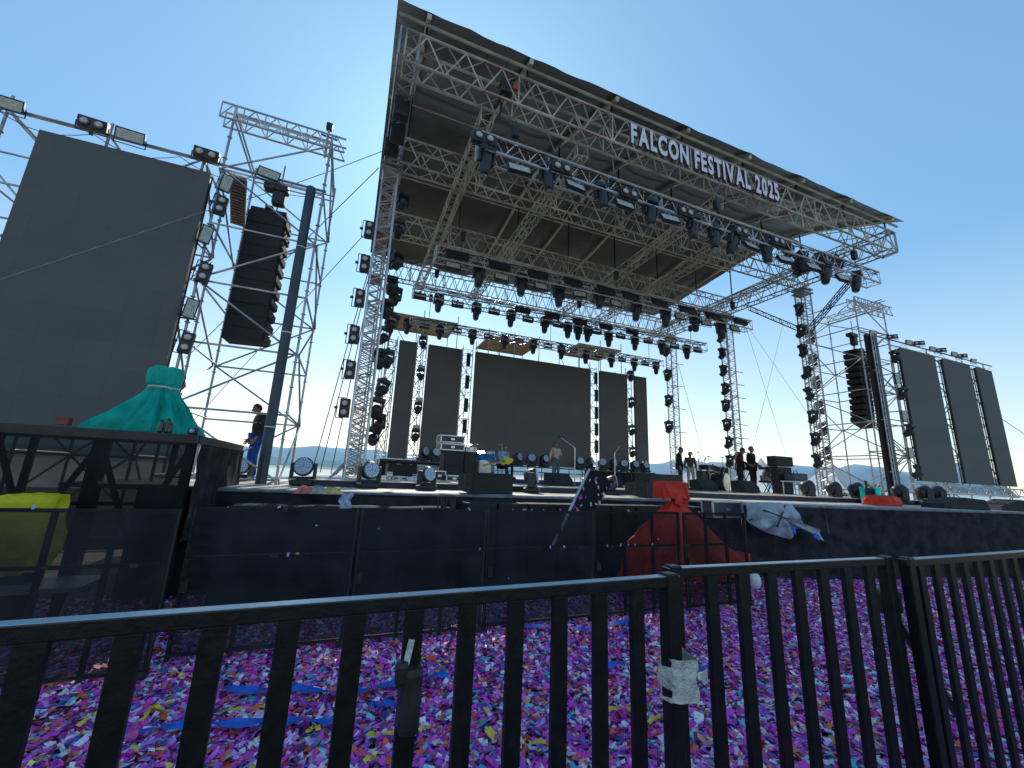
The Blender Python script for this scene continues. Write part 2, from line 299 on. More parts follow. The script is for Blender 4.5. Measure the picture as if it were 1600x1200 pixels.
# ------------------------------------------------------------------ header trusses
rows = [7.2, 10.05, 13.5, 17.0]
for i, Y in enumerate(rows):
    nm = ['front', 'second', 'third', 'rear'][i]
    lab = '%s long header truss across the stage roof, %s' % (nm, ['under the festival name', 'joining the two front towers', 'joining the two middle towers', 'with sky showing through it'][i])
    t = truss('header_truss', lab, (.1, Y, (ZB+ZT)/2), (16.7-(Y-7.2)*.056, Y, (ZB+ZT)/2), .40, ZT-ZB, .82 if i < 3 else .5, .03, .017, WARM if i < 3 else ALU, 'four cross trusses of the stage roof', style='w')
    for x in (2, 4.45, 8.9, 10.9, 14.6):
        for zz in (-.39, .39): MB().bb(x-.35, x+.35, -.215, -.19, zz-.03, zz+.03).build('joint_plate', RUST, t)
for side, X in (('left', XL), ('right', XR)):
    truss('side_truss', '%s side truss of the stage roof running front to back over the towers' % side, (X, 6.95, (ZB+ZT)/2-.001), (X if side == 'left' else 15.95, 17.4, (ZB+ZT)/2-.001), .38, .70, .62, .028, .016, STEEL, 'side trusses of the stage roof')
    if side == 'right':
        for k, (a, b) in enumerate([((16.5, 10.1, 7.9), (16.4, 12.4, 9.8)), ((16.5, 10.1, 7.9), (16.5, 8.2, 9.5))]):
            truss('knee_brace', 'dark diagonal brace from the front right tower up to the roof, %s' % ['sloping back' if k == 0 else 'sloping forward'][0], a, b, .12, .16, .4, .018, .01, BLK, 'knee braces at the right front tower', cat='brace')
for i, X in enumerate([2.0, 4.45, 8.9, 10.9, 14.6]):
    truss('cross_truss', '%s slim truss from the left running front to back under the stage roof' % ORD[i], (X, 7.35 if i != 3 else 9, 9.62), (X, 17.0, 9.62), .29, .29, .42, .02, .011, WARM, 'slim trusses running front to back', cat='truss')
# ------------------------------------------------------------------ roof cover: profile in Y, sagging between rafters
PROF = [(6.95, 11.12), (8.4, 11.72), (9.8, 12.3), (11.1, 12.66), (12.4, 12.75), (13.8, 12.68), (15.4, 12.5), (17.2, 12.36), (19.6, 12.18)]
def rz(y):
    for (a, za), (b, zb) in zip(PROF[:-1], PROF[1:]):
        if y <= b: return za+(zb-za)*(y-a)/(b-a)
    return PROF[-1][1]
ROOF = mat('dark_roof_sheet', (.030, .030, .029), .42, 0, .3, 1.2, .5, .5, 3, trans=.07, col2=(.05, .05, .047))
rafx = [-.15, .5, 2.85, 5.2, 7.5, 9.8, 12.1, 14.4, 16.7, 17.3]
rc = thing('roof_canopy', 'broad dark sheet canopy stretched over the stage roof trusses', 'canopy', (0, 7, 0))
for j, (xa, xb) in enumerate(zip(rafx[:-1], rafx[1:])):
    def fn(u, v, xa=xa, xb=xb):
        y = 6.9+v*12.75; x = xa+(xb-xa)*u; s = math.sin(math.pi*u)*min(1, (xb-xa)/2)
        purl = abs(math.sin(math.pi*(y-7)/3.45))
        z = rz(y)+.09-.20*s*purl*(1+.4*noise.noise(Vector((j*3.1, y*.6, 0))))+.03*noise.noise(Vector((x*2, y*1.5, 1)))
        if v == 0: y += .05*noise.noise(Vector((x*1.2, 3, 0))); z -= .03
        return (x, y-7, z)
    MB().grid(fn, 8 if xb-xa > 1 else 3, 54).build('sheet_panel', ROOF, rc, smooth=True)
rf = thing('roof_frame', 'pale steel rafters and purlins carrying the roof canopy', 'roof frame', (0, 7, 0))
for x in rafx[1:-1]:
    b = MB()
    for (ya, za), (yb, zb) in zip(PROF[:-1], PROF[1:]):
        a = Vector((x, ya-7, za-.02)); c = Vector((x, yb-7, zb-.02)); d = c-a
        b.box((a+c)/2, (.09, d.length+.02, .11), Matrix.Rotation(math.atan2(d.z, d.y), 3, 'X'))
    b.build('rafter', WARM, rf)
for y in (7.1, 10.45, 13.9, 17.3, 19.5): MB().tube((-.1, y-7, rz(y)-.13), (17.25, y-7, rz(y)-.13), .035, 6).build('purlin', WARM, rf)
for Y in rows:
    for x in rafx[1:-1]: MB().tube((x, Y-7, ZT), (x, Y-7, rz(Y)-.07), .028, 6).build('strut', BLK, rf)
for x0, x1 in ((2.85, 5.2), (5.2, 7.5), (9.8, 12.1), (12.1, 14.4), (14.4, 16.7)):
    MB().tube((x0, .3, rz(7.3)-.16), (x1, 3.3, rz(10.3)-.16), .016, 5).build('tie_rod', WARM, rf)
hs = MB()
for x, y in ((.2, 8.1), (.2, 8.8), (.1, 9.3)): hs.bev((x, y-7, 9.75), (.34, .26, .5), .05)
hs.build('hoist', BLK, rf)
# ------------------------------------------------------------------ sign
sg = thing('festival_sign', 'raised white letters reading FALCON FESTIVAL 2025 on the front roof truss', 'sign', (5.55, 6.93, 9.93))
LET = mat('white_letter_face', (.86, .84, .96), .5, 0, .05, 9); LRED = mat('letter_return', (.12, .035, .06), .5, 0, .1, 9)
def glyph(ch, h):
    cu_ = bpy.data.curves.new('g', 'FONT'); cu_.body = ch; cu_.size = h/.73; cu_.offset = .030; cu_.extrude = .035; cu_.resolution_u = 3; ob = bpy.data.objects.new('g', cu_); COL.objects.link(ob)
    dg = bpy.context.evaluated_depsgraph_get(); me = bpy.data.meshes.new_from_object(ob.evaluated_get(dg)); bpy.data.objects.remove(ob); return me
x = 0; LH = .56; tot = []
for ch in 'FALCON FESTIVAL 2025':
    if ch == ' ': x += .30; tot.append(None); continue
    me = glyph(ch, LH); xs_ = [v.co.x for v in me.vertices]; tot.append((me, x-min(xs_))); x += max(xs_)-min(xs_)+.085
KX = 5.28/x
for it in tot:
    if not it: continue
    me, ox = it; me.name = 'letter'
    for v in me.vertices: v.co = Vector(((v.co.x+ox)*KX, -v.co.z, v.co.y))
    me.materials.clear(); me.materials.append(LET); me.materials.append(LRED)
    for p in me.polygons: p.material_index = 0 if abs(p.normal.y) > .7 else 1
    o = bpy.data.objects.new('letter', me); COL.objects.link(o); o.parent = sg
# ------------------------------------------------------------------ lamp kinds (origin = middle of the lamp)
def bulk(k):                                                        # barrel of a hanging moving head, hanging along -z
    return [(.085, .17), (.12, .15), (.13, .05), (.125, -.12), (.10, -.27), (.07, -.31)]
hb = MB().bev((0, 0, .30), (.34, .26, .12), .025); hb.box((0, 0, .385), (.1, .06, .06))
yk = MB().bev((-.16, 0, .12), (.05, .13, .30), .015).bev((.16, 0, .12), (.05, .13, .30), .015).box((0, 0, .245), (.34, .13, .04))
hd = MB().lathe((0, 0, 0), bulk(0), 14); hd.bev((0, 0, .13), (.2, .18, .12), .03)
ln = MB().lathe((0, 0, 0), [(.066, -.312), (.05, -.325)], 12)
proto('head', [('base', hb.mesh('base', DARK), []), ('yoke', yk.mesh('yoke', DARK), []), ('lamp_head', hd.mesh('lamp_head', DARK, True), [('lens', ln.mesh('lens', LENS), [])])])
M45 = Matrix.Rotation(math.radians(52), 4, 'X') @ Matrix.Diagonal((1, 1, 1, 1))
hd2 = MB().lathe((0, 0, 0), [(.09, .16), (.13, .12), (.14, 0), (.125, -.16), (.11, -.2)], 14, M=M45)
ln2 = MB().lathe((0, 0, 0), [(.098, -.201), (.08, -.215)], 12, M=M45)
proto('head_tilted', [('base', PROTO['head'][0][1], []), ('yoke', PROTO['head'][1][1], []), ('lamp_head', hd2.mesh('lamp_head', DARK, True), [('lens', ln2.mesh('lens', LENS), [])])])
# double blinder, lenses towards -y
bb = MB().bev((0, .06, 0), (.50, .16, .25), .02); br = MB().path([(-.27, .03, .0), (-.27, .03, -.19), (.27, .03, -.19), (.27, .03, 0)], .012); br.bb(-.03, .03, .0, .05, -.25, -.17)
rg = MB().lathe((-.12, -.02, 0), [(.095, .0), (.095, -.02), (.075, -.02)], 14, 'y').lathe((.12, -.02, 0), [(.095, .0), (.095, -.02), (.075, -.02)], 14, 'y')
l1 = MB().lathe((-.12, -.03, 0), [(.078, -.012), (.04, -.03)], 14, 'y'); l2 = MB().lathe((.12, -.03, 0), [(.078, -.012), (.04, -.03)], 14, 'y')
proto('blinder', [('housing', bb.mesh('housing', DARK), [('bezel', rg.mesh('bezel', BLK), [])]), ('bracket', br.mesh('bracket', BLK), []), ('lens', l1.mesh('lens', GLASS, True), []), ('lens', l2.mesh('lens', GLASS, True), [])])
# flood panel, glass towards -y
fb = MB().bev((0, .05, 0), (.52, .08, .26), .012); fr = MB().bb(-.27, .27, -.005, .02, .115, .145).bb(-.27, .27, -.005, .02, -.145, -.115).bb(-.28, -.25, -.005, .02, -.145, .145).bb(.25, .28, -.005, .02, -.145, .145)
fg = MB().bb(-.25, .25, -.002, .012, -.115, -.035).bb(-.25, .25, -.002, .012, -.03, .03).bb(-.25, .25, -.002, .012, .035, .115); fbk = MB().path([(-.29, .05, 0), (-.29, .06, -.2), (.29, .06, -.2), (.29, .05, 0)], .012)
proto('flood', [('housing', fb.mesh('housing', DARK), []), ('frame', fr.mesh('frame', DARK), []), ('glass', fg.mesh('glass', FLOODG), []), ('bracket', fbk.mesh('bracket', BLK), [])])
# open-framed strobe hanging in a bracket (light shows through between bracket and lamp)
sb = MB().bev((0, 0, -.06), (.42, .16, .10), .02).box((0, 0, .09), (.42, .12, .05)); sf = MB().box((-.215, 0, .01), (.025, .1, .24)).box((.215, 0, .01), (.025, .1, .24)).box((0, 0, .145), (.08, .08, .08))
proto('strobe', [('housing', sb.mesh('housing', DARK), []), ('bracket', sf.mesh('bracket', BLK), [])])
# wide LED batten
wb = MB().bev((0, 0, 0), (.78, .17, .27), .025); wf = MB()
for k in range(7): wf.bb(-.36+k*.105, -.28+k*.105, -.095, -.083, -.11, .11)
wk = MB().box((-.405, 0, .05), (.03, .07, .24)).box((.405, 0, .05), (.03, .07, .24)).tube((-.42, 0, .17), (.42, 0, .17), .018)
proto('batten', [('housing', wb.mesh('housing', DARK), []), ('lens_strip', wf.mesh('lens_strip', SPK), []), ('bracket', wk.mesh('bracket', BLK), [])])
# standing LED wash: base, yoke, round face towards -y (tilted up)
Mf = Matrix.Rotation(math.radians(-62), 4, 'X')
wbse = MB().bev((0, .02, .05), (.34, .30, .09), .03).lathe((0, .02, 0), [(.12, .09), (.1, .13)], 14); wy = MB().bev((-.175, .02, .24), (.045, .13, .27), .02).bev((.175, .02, .24), (.045, .13, .27), .02).box((0, .02, .13), (.36, .13, .04))
wh = MB().lathe((0, .02, .30), [(.09, -.15), (.13, -.09), (.15, 0), (.155, .07), (.14, .085)], 20, M=Matrix.Rotation(math.radians(80), 4, 'X')); wl = MB().lathe((0, .02, .30), [(.138, .086), (.13, .10)], 20, M=Matrix.Rotation(math.radians(80), 4, 'X'))
ce = MB()
for rr, nn in ((.035, 6), (.075, 10), (.112, 16)):
    for k in range(nn):
        a = 2*math.pi*k/nn; p = Matrix.Rotation(math.radians(80), 4, 'X') @ Vector((rr*math.cos(a), rr*math.sin(a), .104)); ce.ell((p.x, p.y+.02, p.z+.30), (.013, .008, .013), 6, 4)
proto('wash', [('base', wbse.mesh('base', DARK), []), ('yoke', wy.mesh('yoke', DARK), []), ('lamp_head', wh.mesh('lamp_head', DARK, True), [('lens', wl.mesh('lens', LENS), []), ('lens_cell', ce.mesh('lens_cell', WHITE), [])])])
CNT = [0]
def lamps(kind, name, pts, Y, labf, cat, grp, rot=(0, 0, 0), s=1., jit=0., Yf=None):
    for i, p in enumerate(pts):
        y = Yf(i) if Yf else Y; q = aty(p[0], p[1], y); j = rnd.uniform(-jit, jit)
        inst(kind, name, labf(i), cat, q, (rot[0]+rnd.uniform(-jit, jit)*.6, rot[1]+j*.3, rot[2]+j), s*rnd.uniform(.97, 1.03), grp)
# ------------------------------------------------------------------ hanging lighting trusses with their lamps
R = math.radians
LT = [('front', 7.0, 1.75, 15.0, 8.42), ('second', 11.4, 1.75, 14.9, 8.30), ('third', 14.2, 1.5, 15.4, 8.22), ('rearmost', 16.7, 1.75, 15.0, 7.96)]
for nm, Y, x0, x1, z in LT:
    t = truss('lighting_truss', '%s hanging truss carrying a row of stage lamps' % nm, (x0, Y, z), (x1, Y, z), .38, .38 if nm != 'rearmost' else .3, .5, .024, .012, ALU, 'hanging lighting trusses')
    for x in (.8, (x1-x0)/2, x1-x0-.8):
        ch = MB(); ch.tube((x, 0, .2), (x, 0, 9.4-z if nm != 'rearmost' else 10.3-z), .012, 5); ch.bev((x, 0, 9.1-z if nm != 'rearmost' else 9.2-z), (.16, .14, .3), .03); ch.build('hoist_chain', BLK, t)
    cbm = MB(); yy = -.17
    for s_ in range(3): cbm.path([Vector((.1+(x1-x0-.2)*k/40, -.20+.01*s_, .16-.05*abs(math.sin(k*.8+s_))-.03*s_)) for k in range(41)], .012, 4)
    cbm.build('cable', BLK, t)
nth = lambda n, tot, tail: ('%s from the left, ' % ORD[n])+tail
# front truss
P = [(757, 215), (878, 262), (983, 302), (1072, 331), (1158, 361), (1216, 377)]
lamps('blinder', 'double_blinder', P, 6.75, lambda i: '%s twin-lens blinder from the left atop the front hanging truss' % ORD[i], 'stage light', 'twin-lens blinders on the front hanging truss', s=.95)
P = [(759, 254), (856, 279), (941, 309), (1016, 334), (1083, 357), (1116, 372), (1144, 381), (1198, 396), (1256, 412), (1290, 428), (1338, 442)]
lamps('head', 'moving_head_light', P, 6.9, lambda i: '%s dark moving head from the left under the front hanging truss' % ORD[i], 'stage light', 'moving heads under the front hanging truss', s=1.0, jit=.35)
P = [(812, 262), (900, 289), (977, 318), (1048, 340), (1175, 383), (1228, 404), (1272, 416), (1318, 433)]
lamps('flood', 'flood_light', P, 6.72, lambda i: '%s flood panel from the left under the front hanging truss' % ORD[i], 'stage light', 'flood panels under the front hanging truss', rot=(R(-25), 0, 0), s=.9, jit=.08)
P = [(1203, 386), (1232, 392), (1248, 424), (1284, 410), (1312, 412)]
lamps('head_tilted', 'moving_head_light', P, 7.1, lambda i: '%s tilted dark lamp from the left clustered at the right end of front hanging truss' % ORD[i], 'stage light', 'tilted lamps clustered at the right end', s=.85, jit=.9)
q = aty(790, 140, 7.2); hh = thing('chain_hoist', 'black and red chain hoist hanging inside the front header truss near its left end', 'hoist', q); MB().bev((0, 0, 0), (.3, .26, .34), .06).tube((-.05, 0, -.15), (-.1, 0, -.75), .05, 8, .02).build('motor', BLK, hh); MB().bev((.2, -.02, .12), (.16, .16, .2), .05).build('cover', RUST, hh); MB().tube((0, 0, .1), (0, 0, .9), .012).build('chain', BLK, hh)
q = aty(508, 240, 8.75); hh = thing('beacon_pole', 'short pole with small lamp on top of the left speaker tower', 'lamp', q); MB().tube((0, 0, -.1), (0, 0, .62), .022).build('pole', STEEL, hh); MB().bev((0, 0, .70), (.13, .13, .16), .03).build('lamp_head', DARK, hh); MB().tube((-.14, 0, .45), (.2, 0, .42), .02).build('arm', BLK, hh)
# second truss
P = [(715, 399), (781, 416), (841, 429), (896, 441), (948, 454), (986, 463), (1031, 473), (1074, 484), (1115, 494), (1157, 503)]
lamps('batten', 'led_batten', P, 11.1, lambda i: '%s wide black batten from the left along the second hanging truss' % ORD[i], 'stage light', 'wide battens along the second hanging truss', rot=(R(-20), 0, 0), s=.86, jit=.06)
P = [(748, 433), (814, 447), (873, 465), (936, 468), (994, 487), (1040, 498), (1086, 505), (1127, 518)]
lamps('head', 'moving_head_light', P, 11.4, lambda i: '%s black moving head from the left under the second hanging truss' % ORD[i], 'stage light', 'moving heads under the second hanging truss', s=1.12, jit=.15)
P = [(708, 414), (784, 432), (846, 447), (906, 459), (963, 474), (1063, 494), (1104, 504), (1149, 513)]
lamps('flood', 'flood_light', P, 11.25, lambda i: '%s small flood panel from the left under the second hanging truss' % ORD[i], 'stage light', 'small floods under the second hanging truss', rot=(R(-15), 0, 0), s=.85, jit=.1)
# third truss
P = [(685, 475), (744, 488), (798, 499), (851, 509), (887, 517), (903, 520), (918, 523), (951, 531), (992, 537), (1034, 544), (1073, 551)]
lamps('head', 'moving_head_light', P, 14.2, lambda i: '%s black moving head from the left under the third hanging truss' % ORD[i], 'stage light', 'moving heads under the third hanging truss', s=1., jit=.06)
P = [(656, 463), (715, 476), (772, 487), (825, 499), (872, 507), (932, 518), (970, 525), (1013, 533), (1054, 541), (1090, 547)]
lamps('strobe', 'strobe_light', P, 14.2, lambda i: '%s open-bracket strobe from the left under the third hanging truss' % ORD[i], 'stage light', 'strobes under the third hanging truss', s=1., jit=.05)
P = [(817, 485), (863, 494), (906, 503), (947, 511), (988, 519)]
lamps('batten', 'led_batten', P, 14.0, lambda i: '%s dark wide box from the left fixed on the third hanging truss' % ORD[i], 'stage light', 'wide boxes on the third hanging truss', s=.80)
# rearmost truss
P = [(636, 511), (687, 520), (738, 528), (788, 536), (833, 543), (877, 551), (915, 559), (955, 565), (991, 571), (1025, 576)]
lamps('head', 'moving_head_light', P, 16.7, lambda i: '%s black moving head from the left under the rearmost hanging truss' % ORD[i], 'stage light', 'moving heads under the rearmost hanging truss', s=.98, jit=.06)
P = [(663, 510), (714, 517), (763, 526), (811, 533), (856, 541), (897, 548), (935, 556), (972, 562), (1008, 568)]
lamps('strobe', 'strobe_light', P, 16.7, lambda i: '%s open-bracket strobe from the left under the rearmost hanging truss' % ORD[i], 'stage light', 'strobes under the rearmost hanging truss', s=.92, jit=.05)
# lamps up the towers
P = [(577, 358), (570, 411), (562, 465), (553, 522), (547, 577), (538, 637)]
lamps('blinder', 'double_blinder', P, 10.0, lambda i: '%s upright twin-lens blinder from the top on the left side of front left tower' % ORD[i], 'stage light', 'blinders up the front left tower', rot=(0, R(90), R(-8)), s=.88)
P = [(629, 318), (622, 362), (613, 411), (621, 411), (611, 450), (617, 467), (604, 487), (610, 508), (598, 529), (593, 565), (605, 565), (596, 611), (587, 642), (591, 667), (582, 687)]
lamps('head_tilted', 'moving_head_light', P, 9.8, lambda i: '%s moving head from the top on the right side of front left tower' % ORD[i], 'stage light', 'moving heads up the front left tower', s=.88, jit=.6, Yf=lambda i: 10.1+(i % 3)*.35)
tp = MB()
P = [(1250, 487), (1252, 521), (1256, 551), (1261, 586), (1266, 619), (1271, 655), (1275, 690), (1279, 724)]
lamps('head_tilted', 'moving_head_light', P, 9.85, lambda i: '%s moving head from the top up the front of front right tower' % ORD[i], 'stage light', 'moving heads up the front right tower', s=.9, jit=.5)
P = [(1269, 527), (1273, 562), (1278, 598), (1283, 637), (1288, 671), (1294, 708)]
lamps('blinder', 'double_blinder', P, 10.2, lambda i: '%s upright blinder from the top on the right side of front right tower' % ORD[i], 'stage light', 'blinders up the front right tower', rot=(0, R(90), R(60)), s=1.0)
P = [(1127, 503), (1127, 529), (1129, 555), (1131, 582), (1134, 611), (1135, 637), (1137, 667), (1139, 695), (1141, 724)]
lamps('head_tilted', 'moving_head_light', P, 13.25, lambda i: '%s moving head from the top up the middle right tower' % ORD[i], 'stage light', 'moving heads up the middle right tower', s=.95, jit=.2)
P = [(1042, 551), (1044, 589), (1045, 629), (1046, 670)]
lamps('head_tilted', 'moving_head_light', P, 16.75, lambda i: '%s moving head from the top up the rear right tower' % ORD[i], 'stage light', 'moving heads up the rear right tower', s=1.1, jit=.2)
# ------------------------------------------------------------------ video walls
def led(label, xa, xb, Y, z0, z1, grp, dk_=1.):
    t = thing('video_wall', label, 'video wall', ((xa+xb)/2, Y, z0), group=grp); W_ = (xb-xa)/2; H = z1-z0
    MB().bb(-W_, W_, 0, .03, 0, H).build('screen_face', LEDM, t)
    b = MB().bb(-W_+.01, W_-.01, .032, .11, .01, H-.01)
    k = max(1, round(W_*2/.5)); 
    for i in range(k+1): x = -W_+.02+(2*W_-.04)*i/k; b.tube((x, .15, 0), (x, .15, H), .02, 5)
    for i in range(int(H/.5)+1): b.tube((-W_, .17, min(H-.02, .5*i+.03)), (W_, .17, min(H-.02, .5*i+.03)), .015, 5)
    b.build('rear_frame', BLK, t); return t
LEDM = bpy.data.materials.new('dark_led_tiles'); LEDM.use_nodes = True; n_ = LEDM.node_tree; b_ = n_.nodes['Principled BSDF']; b_.inputs['Roughness'].default_value = .75; b_.inputs['Specular IOR Level'].default_value = .25
tc_ = n_.nodes.new('ShaderNodeTexCoord'); sp_ = n_.nodes.new('ShaderNodeSeparateXYZ'); cb_ = n_.nodes.new('ShaderNodeCombineXYZ'); bk_ = n_.nodes.new('ShaderNodeTexBrick'); bk_.offset = 0
bk_.inputs['Scale'].default_value = 1; bk_.inputs['Brick Width'].default_value = .5; bk_.inputs['Row Height'].default_value = .5; bk_.inputs['Mortar Size'].default_value = .004; bk_.inputs['Color1'].default_value = (.122, .121, .121, 1); bk_.inputs['Color2'].default_value = (.130, .129, .129, 1); bk_.inputs['Mortar'].default_value = (.100, .100, .101, 1)
ns_ = n_.nodes.new('ShaderNodeTexNoise'); ns_.inputs['Scale'].default_value = .9; ns_.inputs['Detail'].default_value = 6; mr_ = n_.nodes.new('ShaderNodeMapRange'); mr_.inputs[3].default_value = .85; mr_.inputs[4].default_value = 1.18; vm_ = n_.nodes.new('ShaderNodeVectorMath'); vm_.operation = 'SCALE'
l_ = n_.links; l_.new(tc_.outputs['Object'], sp_.inputs[0]); l_.new(sp_.outputs[0], cb_.inputs[0]); l_.new(sp_.outputs[2], cb_.inputs[1]); l_.new(cb_.outputs[0], bk_.inputs['Vector']); l_.new(tc_.outputs['Object'], ns_.inputs['Vector']); l_.new(ns_.outputs[0], mr_.inputs[0]); l_.new(bk_.outputs[0], vm_.inputs[0]); l_.new(mr_.outputs[0], vm_.inputs[3]); l_.new(vm_.outputs[0], b_.inputs['Base Color'])
LY = 17.9; kf = LY/17.
for i, (a, b) in enumerate([(1.47, 2.19), (2.69, 4.19), (4.81, 10.8), (11.36, 13.0), (13.49, 14.23)]):
    led(['narrow dark video wall at the left end of the back row', 'tall dark video wall left of the central screen', 'wide dark central video wall at the back of the stage', 'tall dark video wall right of the central screen', 'narrow dark video wall at the right end of the back row'][i], a*kf, b*kf, LY, 1.8+.5*kf, 1.8+5.4*kf, 'video walls at the back of the stage')
SY = 8.63
for i, (a, b) in enumerate([(-.652, -.362), (2.262, 2.545), (2.612, 2.86), (2.92, 3.075)]):
    led(['huge dark video wall at the left edge beside the left speaker tower', 'widest of three dark side screens, next to the right speaker tower', 'middle of three dark side screens on the right', 'narrowest dark side screen at the far right'][i], a*SY, b*SY, SY, 1.8+.052*SY, 1.8+.64*SY, 'side video walls')
# ------------------------------------------------------------------ scaffolds
def scaffold(name, label, xs, ys, z0, z1, lift, group=None, cat='scaffold', r=.024, diag='xy', skip=(), mat_=STEEL, seed=1, topx=.35):
    R_ = random.Random(seed); o = (xs[0], ys[0], z0); t = thing(name, label, cat, o, group=group); P0 = Vector(o)
    for x in xs:
        for y in ys:
            m = MB().tube((x-o[0], y-o[1], 0), (x-o[0], y-o[1], z1-z0+R_.uniform(.1, topx)), r)
            for k in range(int((z1-z0)/.5)): m.lathe((x-o[0], y-o[1], .3+.5*k), [(r, -.012), (r*2.1, -.006), (r*2.1, .006), (r, .012)], 6)
            m.build('post', mat_, t)
    zz = [z0+.35+lift*k for k in range(int((z1-z0-.35)/lift)+1)]+[z1]
    for z in zz:
        for y in ys:
            for a, b in zip(xs[:-1], xs[1:]):
                if (round(z, 1), y) not in skip: MB().tube((a-o[0], y-o[1], z-z0), (b-o[0], y-o[1], z-z0), r*.9, 5).build('ledger', mat_, t)
        for x in xs:
            for a, b in zip(ys[:-1], ys[1:]): MB().tube((x-o[0], a-o[1], z-z0+.03), (x-o[0], b-o[1], z-z0+.03), r*.9, 5).build('ledger', mat_, t)
    for j, (za, zb) in enumerate(zip(zz[:-1], zz[1:])):
        if zb-za < .4: continue
        if 'x' in diag:
            for yi, y in enumerate(ys):
                for i, (a, b) in enumerate(zip(xs[:-1], xs[1:])):
                    if (i+j+yi) % 2: a, b = b, a
                    off = r*1.9*(1 if yi else -1); MB().tube((a-o[0], y-o[1]+off, za-z0), (b-o[0], y-o[1]+off, zb-z0), r*.85, 5).build('brace', mat_, t)
        if 'y' in diag:
            for xi, x in enumerate((xs[0], xs[-1])):
                a, b = ys[0], ys[-1]
                if (j+xi) % 2: a, b = b, a
                off = r*1.9*(1 if xi else -1); MB().tube((x-o[0]+off, a-o[1], za-z0), (x-o[0]+off, b-o[1], zb-z0), r*.85, 5).build('brace', mat_, t)
    return t
for side, (xa, xb) in (('left', (-3.0, -1.16)), ('right', (17.28, 19.1))):
    t = scaffold('speaker_tower', '%s tall tube scaffold tower holding the hanging line array speakers' % side, [xa, xb], [8.75, 10.75], DZ if side == 'right' else .0, 8.9, 1.2, 'speaker towers beside the roof', r=.023, seed=3)
    o = t.location; zt = 8.62-o.z
    for (ya) in (8.75,):
        tr = MB(); Lx = xb-xa+.5
        for dz in (0, .34):
            for dy in (-.14, .14): tr.tube((-.2, ya-8.75+dy, zt+dz), (Lx-.2, ya-8.75+dy, zt+dz), .022)
        for k in range(6):
            x = -.2+Lx*k/6; 
            for dy in (-.14, .14): tr.tube((x, ya-8.75+dy, zt), (x+Lx/12, ya-8.75+dy, zt+.34), .013, 5); tr.tube((x+Lx/12, ya-8.75+dy, zt+.34), (x+Lx/6, ya-8.75+dy, zt), .013, 5); tr.tube((x, ya-8.75+dy, zt), (x, ya-8.75+dy, zt+.34), .013, 5)
        tr.build('top_truss', ALU, t)
    tr = MB(); xm = .05 if side == 'left' else xb-xa-.05
    for dx in (-.12, .12):
        for dz in (.36, .62): tr.tube((xm+dx, -.1, zt+dz), (xm+dx, 2.1, zt+dz), .022)
    for k in range(5):
        for dx in (-.12, .12): tr.tube((xm+dx, -.1+k*.44, zt+.36), (xm+dx, .12+k*.44, zt+.62), .013, 5); tr.tube((xm+dx, .12+k*.44, zt+.62), (xm+dx, .34+k*.44, zt+.36), .013, 5)
    if side == 'right': tr.build('beam_truss', ALU, t)
    # line array
    X, Y = (-2.27, 9.75) if side == 'left' else (18.72, 9.75); flip = 1 if side == 'left' else -1
    a = thing('line_array', '%s black line array of stacked speakers hanging in the scaffold tower' % side, 'speaker', (X, Y, 7.25), group='hanging line arrays', rz=R(-4)*flip)
    MB().tube((.1, 0, .1), (.1, 0, 1.45), .014, 5).build('hoist_chain', BLK, a)
    MB().bev((.1, 0, .55), (.26, .2, .34), .05).bev((.1-.08, 0, .80), (.5, .24, .16), .04).build('motor', BLK, a)
    MB().bb(-.33, .38, -.25, .25, .03, .11).bb(-.05, .1, -.3, .3, .11, .17).build('flying_frame', BLK, a)
    z = 0; ang = 0; y = 0
    for k in range(11):
        h = .268; ang += (.1 if k < 6 else .6+(k-6)*.7)*math.pi/180*(1.4 if side == 'right' else .4)
        poly = [(-.34*flip, -h+.035), (-.34*flip, -.035), (.36*flip, -.008), (.36*flip, -h+.008)] if side == 'right' else [(-.36, -h+.001), (-.36, -.001), (.36, -.001), (.36, -.05), (.41, -.07), (.41, -h+.06), (.36, -h+.03)]
        if side == 'right': poly = [(-.36, -h+.05), (-.36, -.05), (-.12, -.008), (.36, -.008), (.36, -h+.008), (-.12, -h+.008)]
        rm = Matrix.Rotation(ang*(1 if side == 'right' else .35), 3, 'Y'); c = Vector((y, 0, z)); m = MB()
        m.prism(poly, -.24, .24); m.v = [tuple(rm @ Vector(q)+c) for q in m.v]; sp__ = m.build('speaker_module', SPK, a)
        g = MB().bb(-.1, .3, -.256, -.242, -h+.03, -.03) if side == 'right' else MB().bb(-.36, .36, -.256, -.242, -h-.01, .012); g.v = [tuple(rm @ Vector(q)+c) for q in g.v]; g.build('grille', GRILL, sp__)
        y += -math.sin(ang*(1 if side == 'right' else .35))*h; z -= h*math.cos(ang)
    # dark column next to the array
    cx = -1.36 if side == 'left' else 17.43
    c = thing('tall_column', '%s tall dark column standing at the inner side of the scaffold speaker tower' % side, 'column', (cx, 8.5, DZ+.01), group='tall dark columns beside the arrays')
    colm = mat('dark_blue_grey_column', (.05, .065, .085), .5, .2, .15, 3)
    if side == 'left': MB().lathe((0, 0, 0), [(.09, 0), (.09, 5.98), (.08, 6.0)], 20).build('tube', colm, c, smooth=False)
    else:
        MB().bb(.02, .17, -.12, .12, 0, 6.0).build('side_panel', colm, c)
        m = MB().bb(-.17, .015, .02, .12, 0, 6.0)
        m.build('back_panel', BLK, c); m = MB()
        for xx in (-.15, .0): m.tube((xx, -.1, 0), (xx, -.1, 6), .02)
        for k in range(15): m.tube((-.15, -.1, k*.4), (0, -.1, k*.4+.2), .012); m.tube((0, -.1, k*.4+.2), (-.15, -.1, k*.4+.4), .012)
        m.build('lattice', STEEL, c)
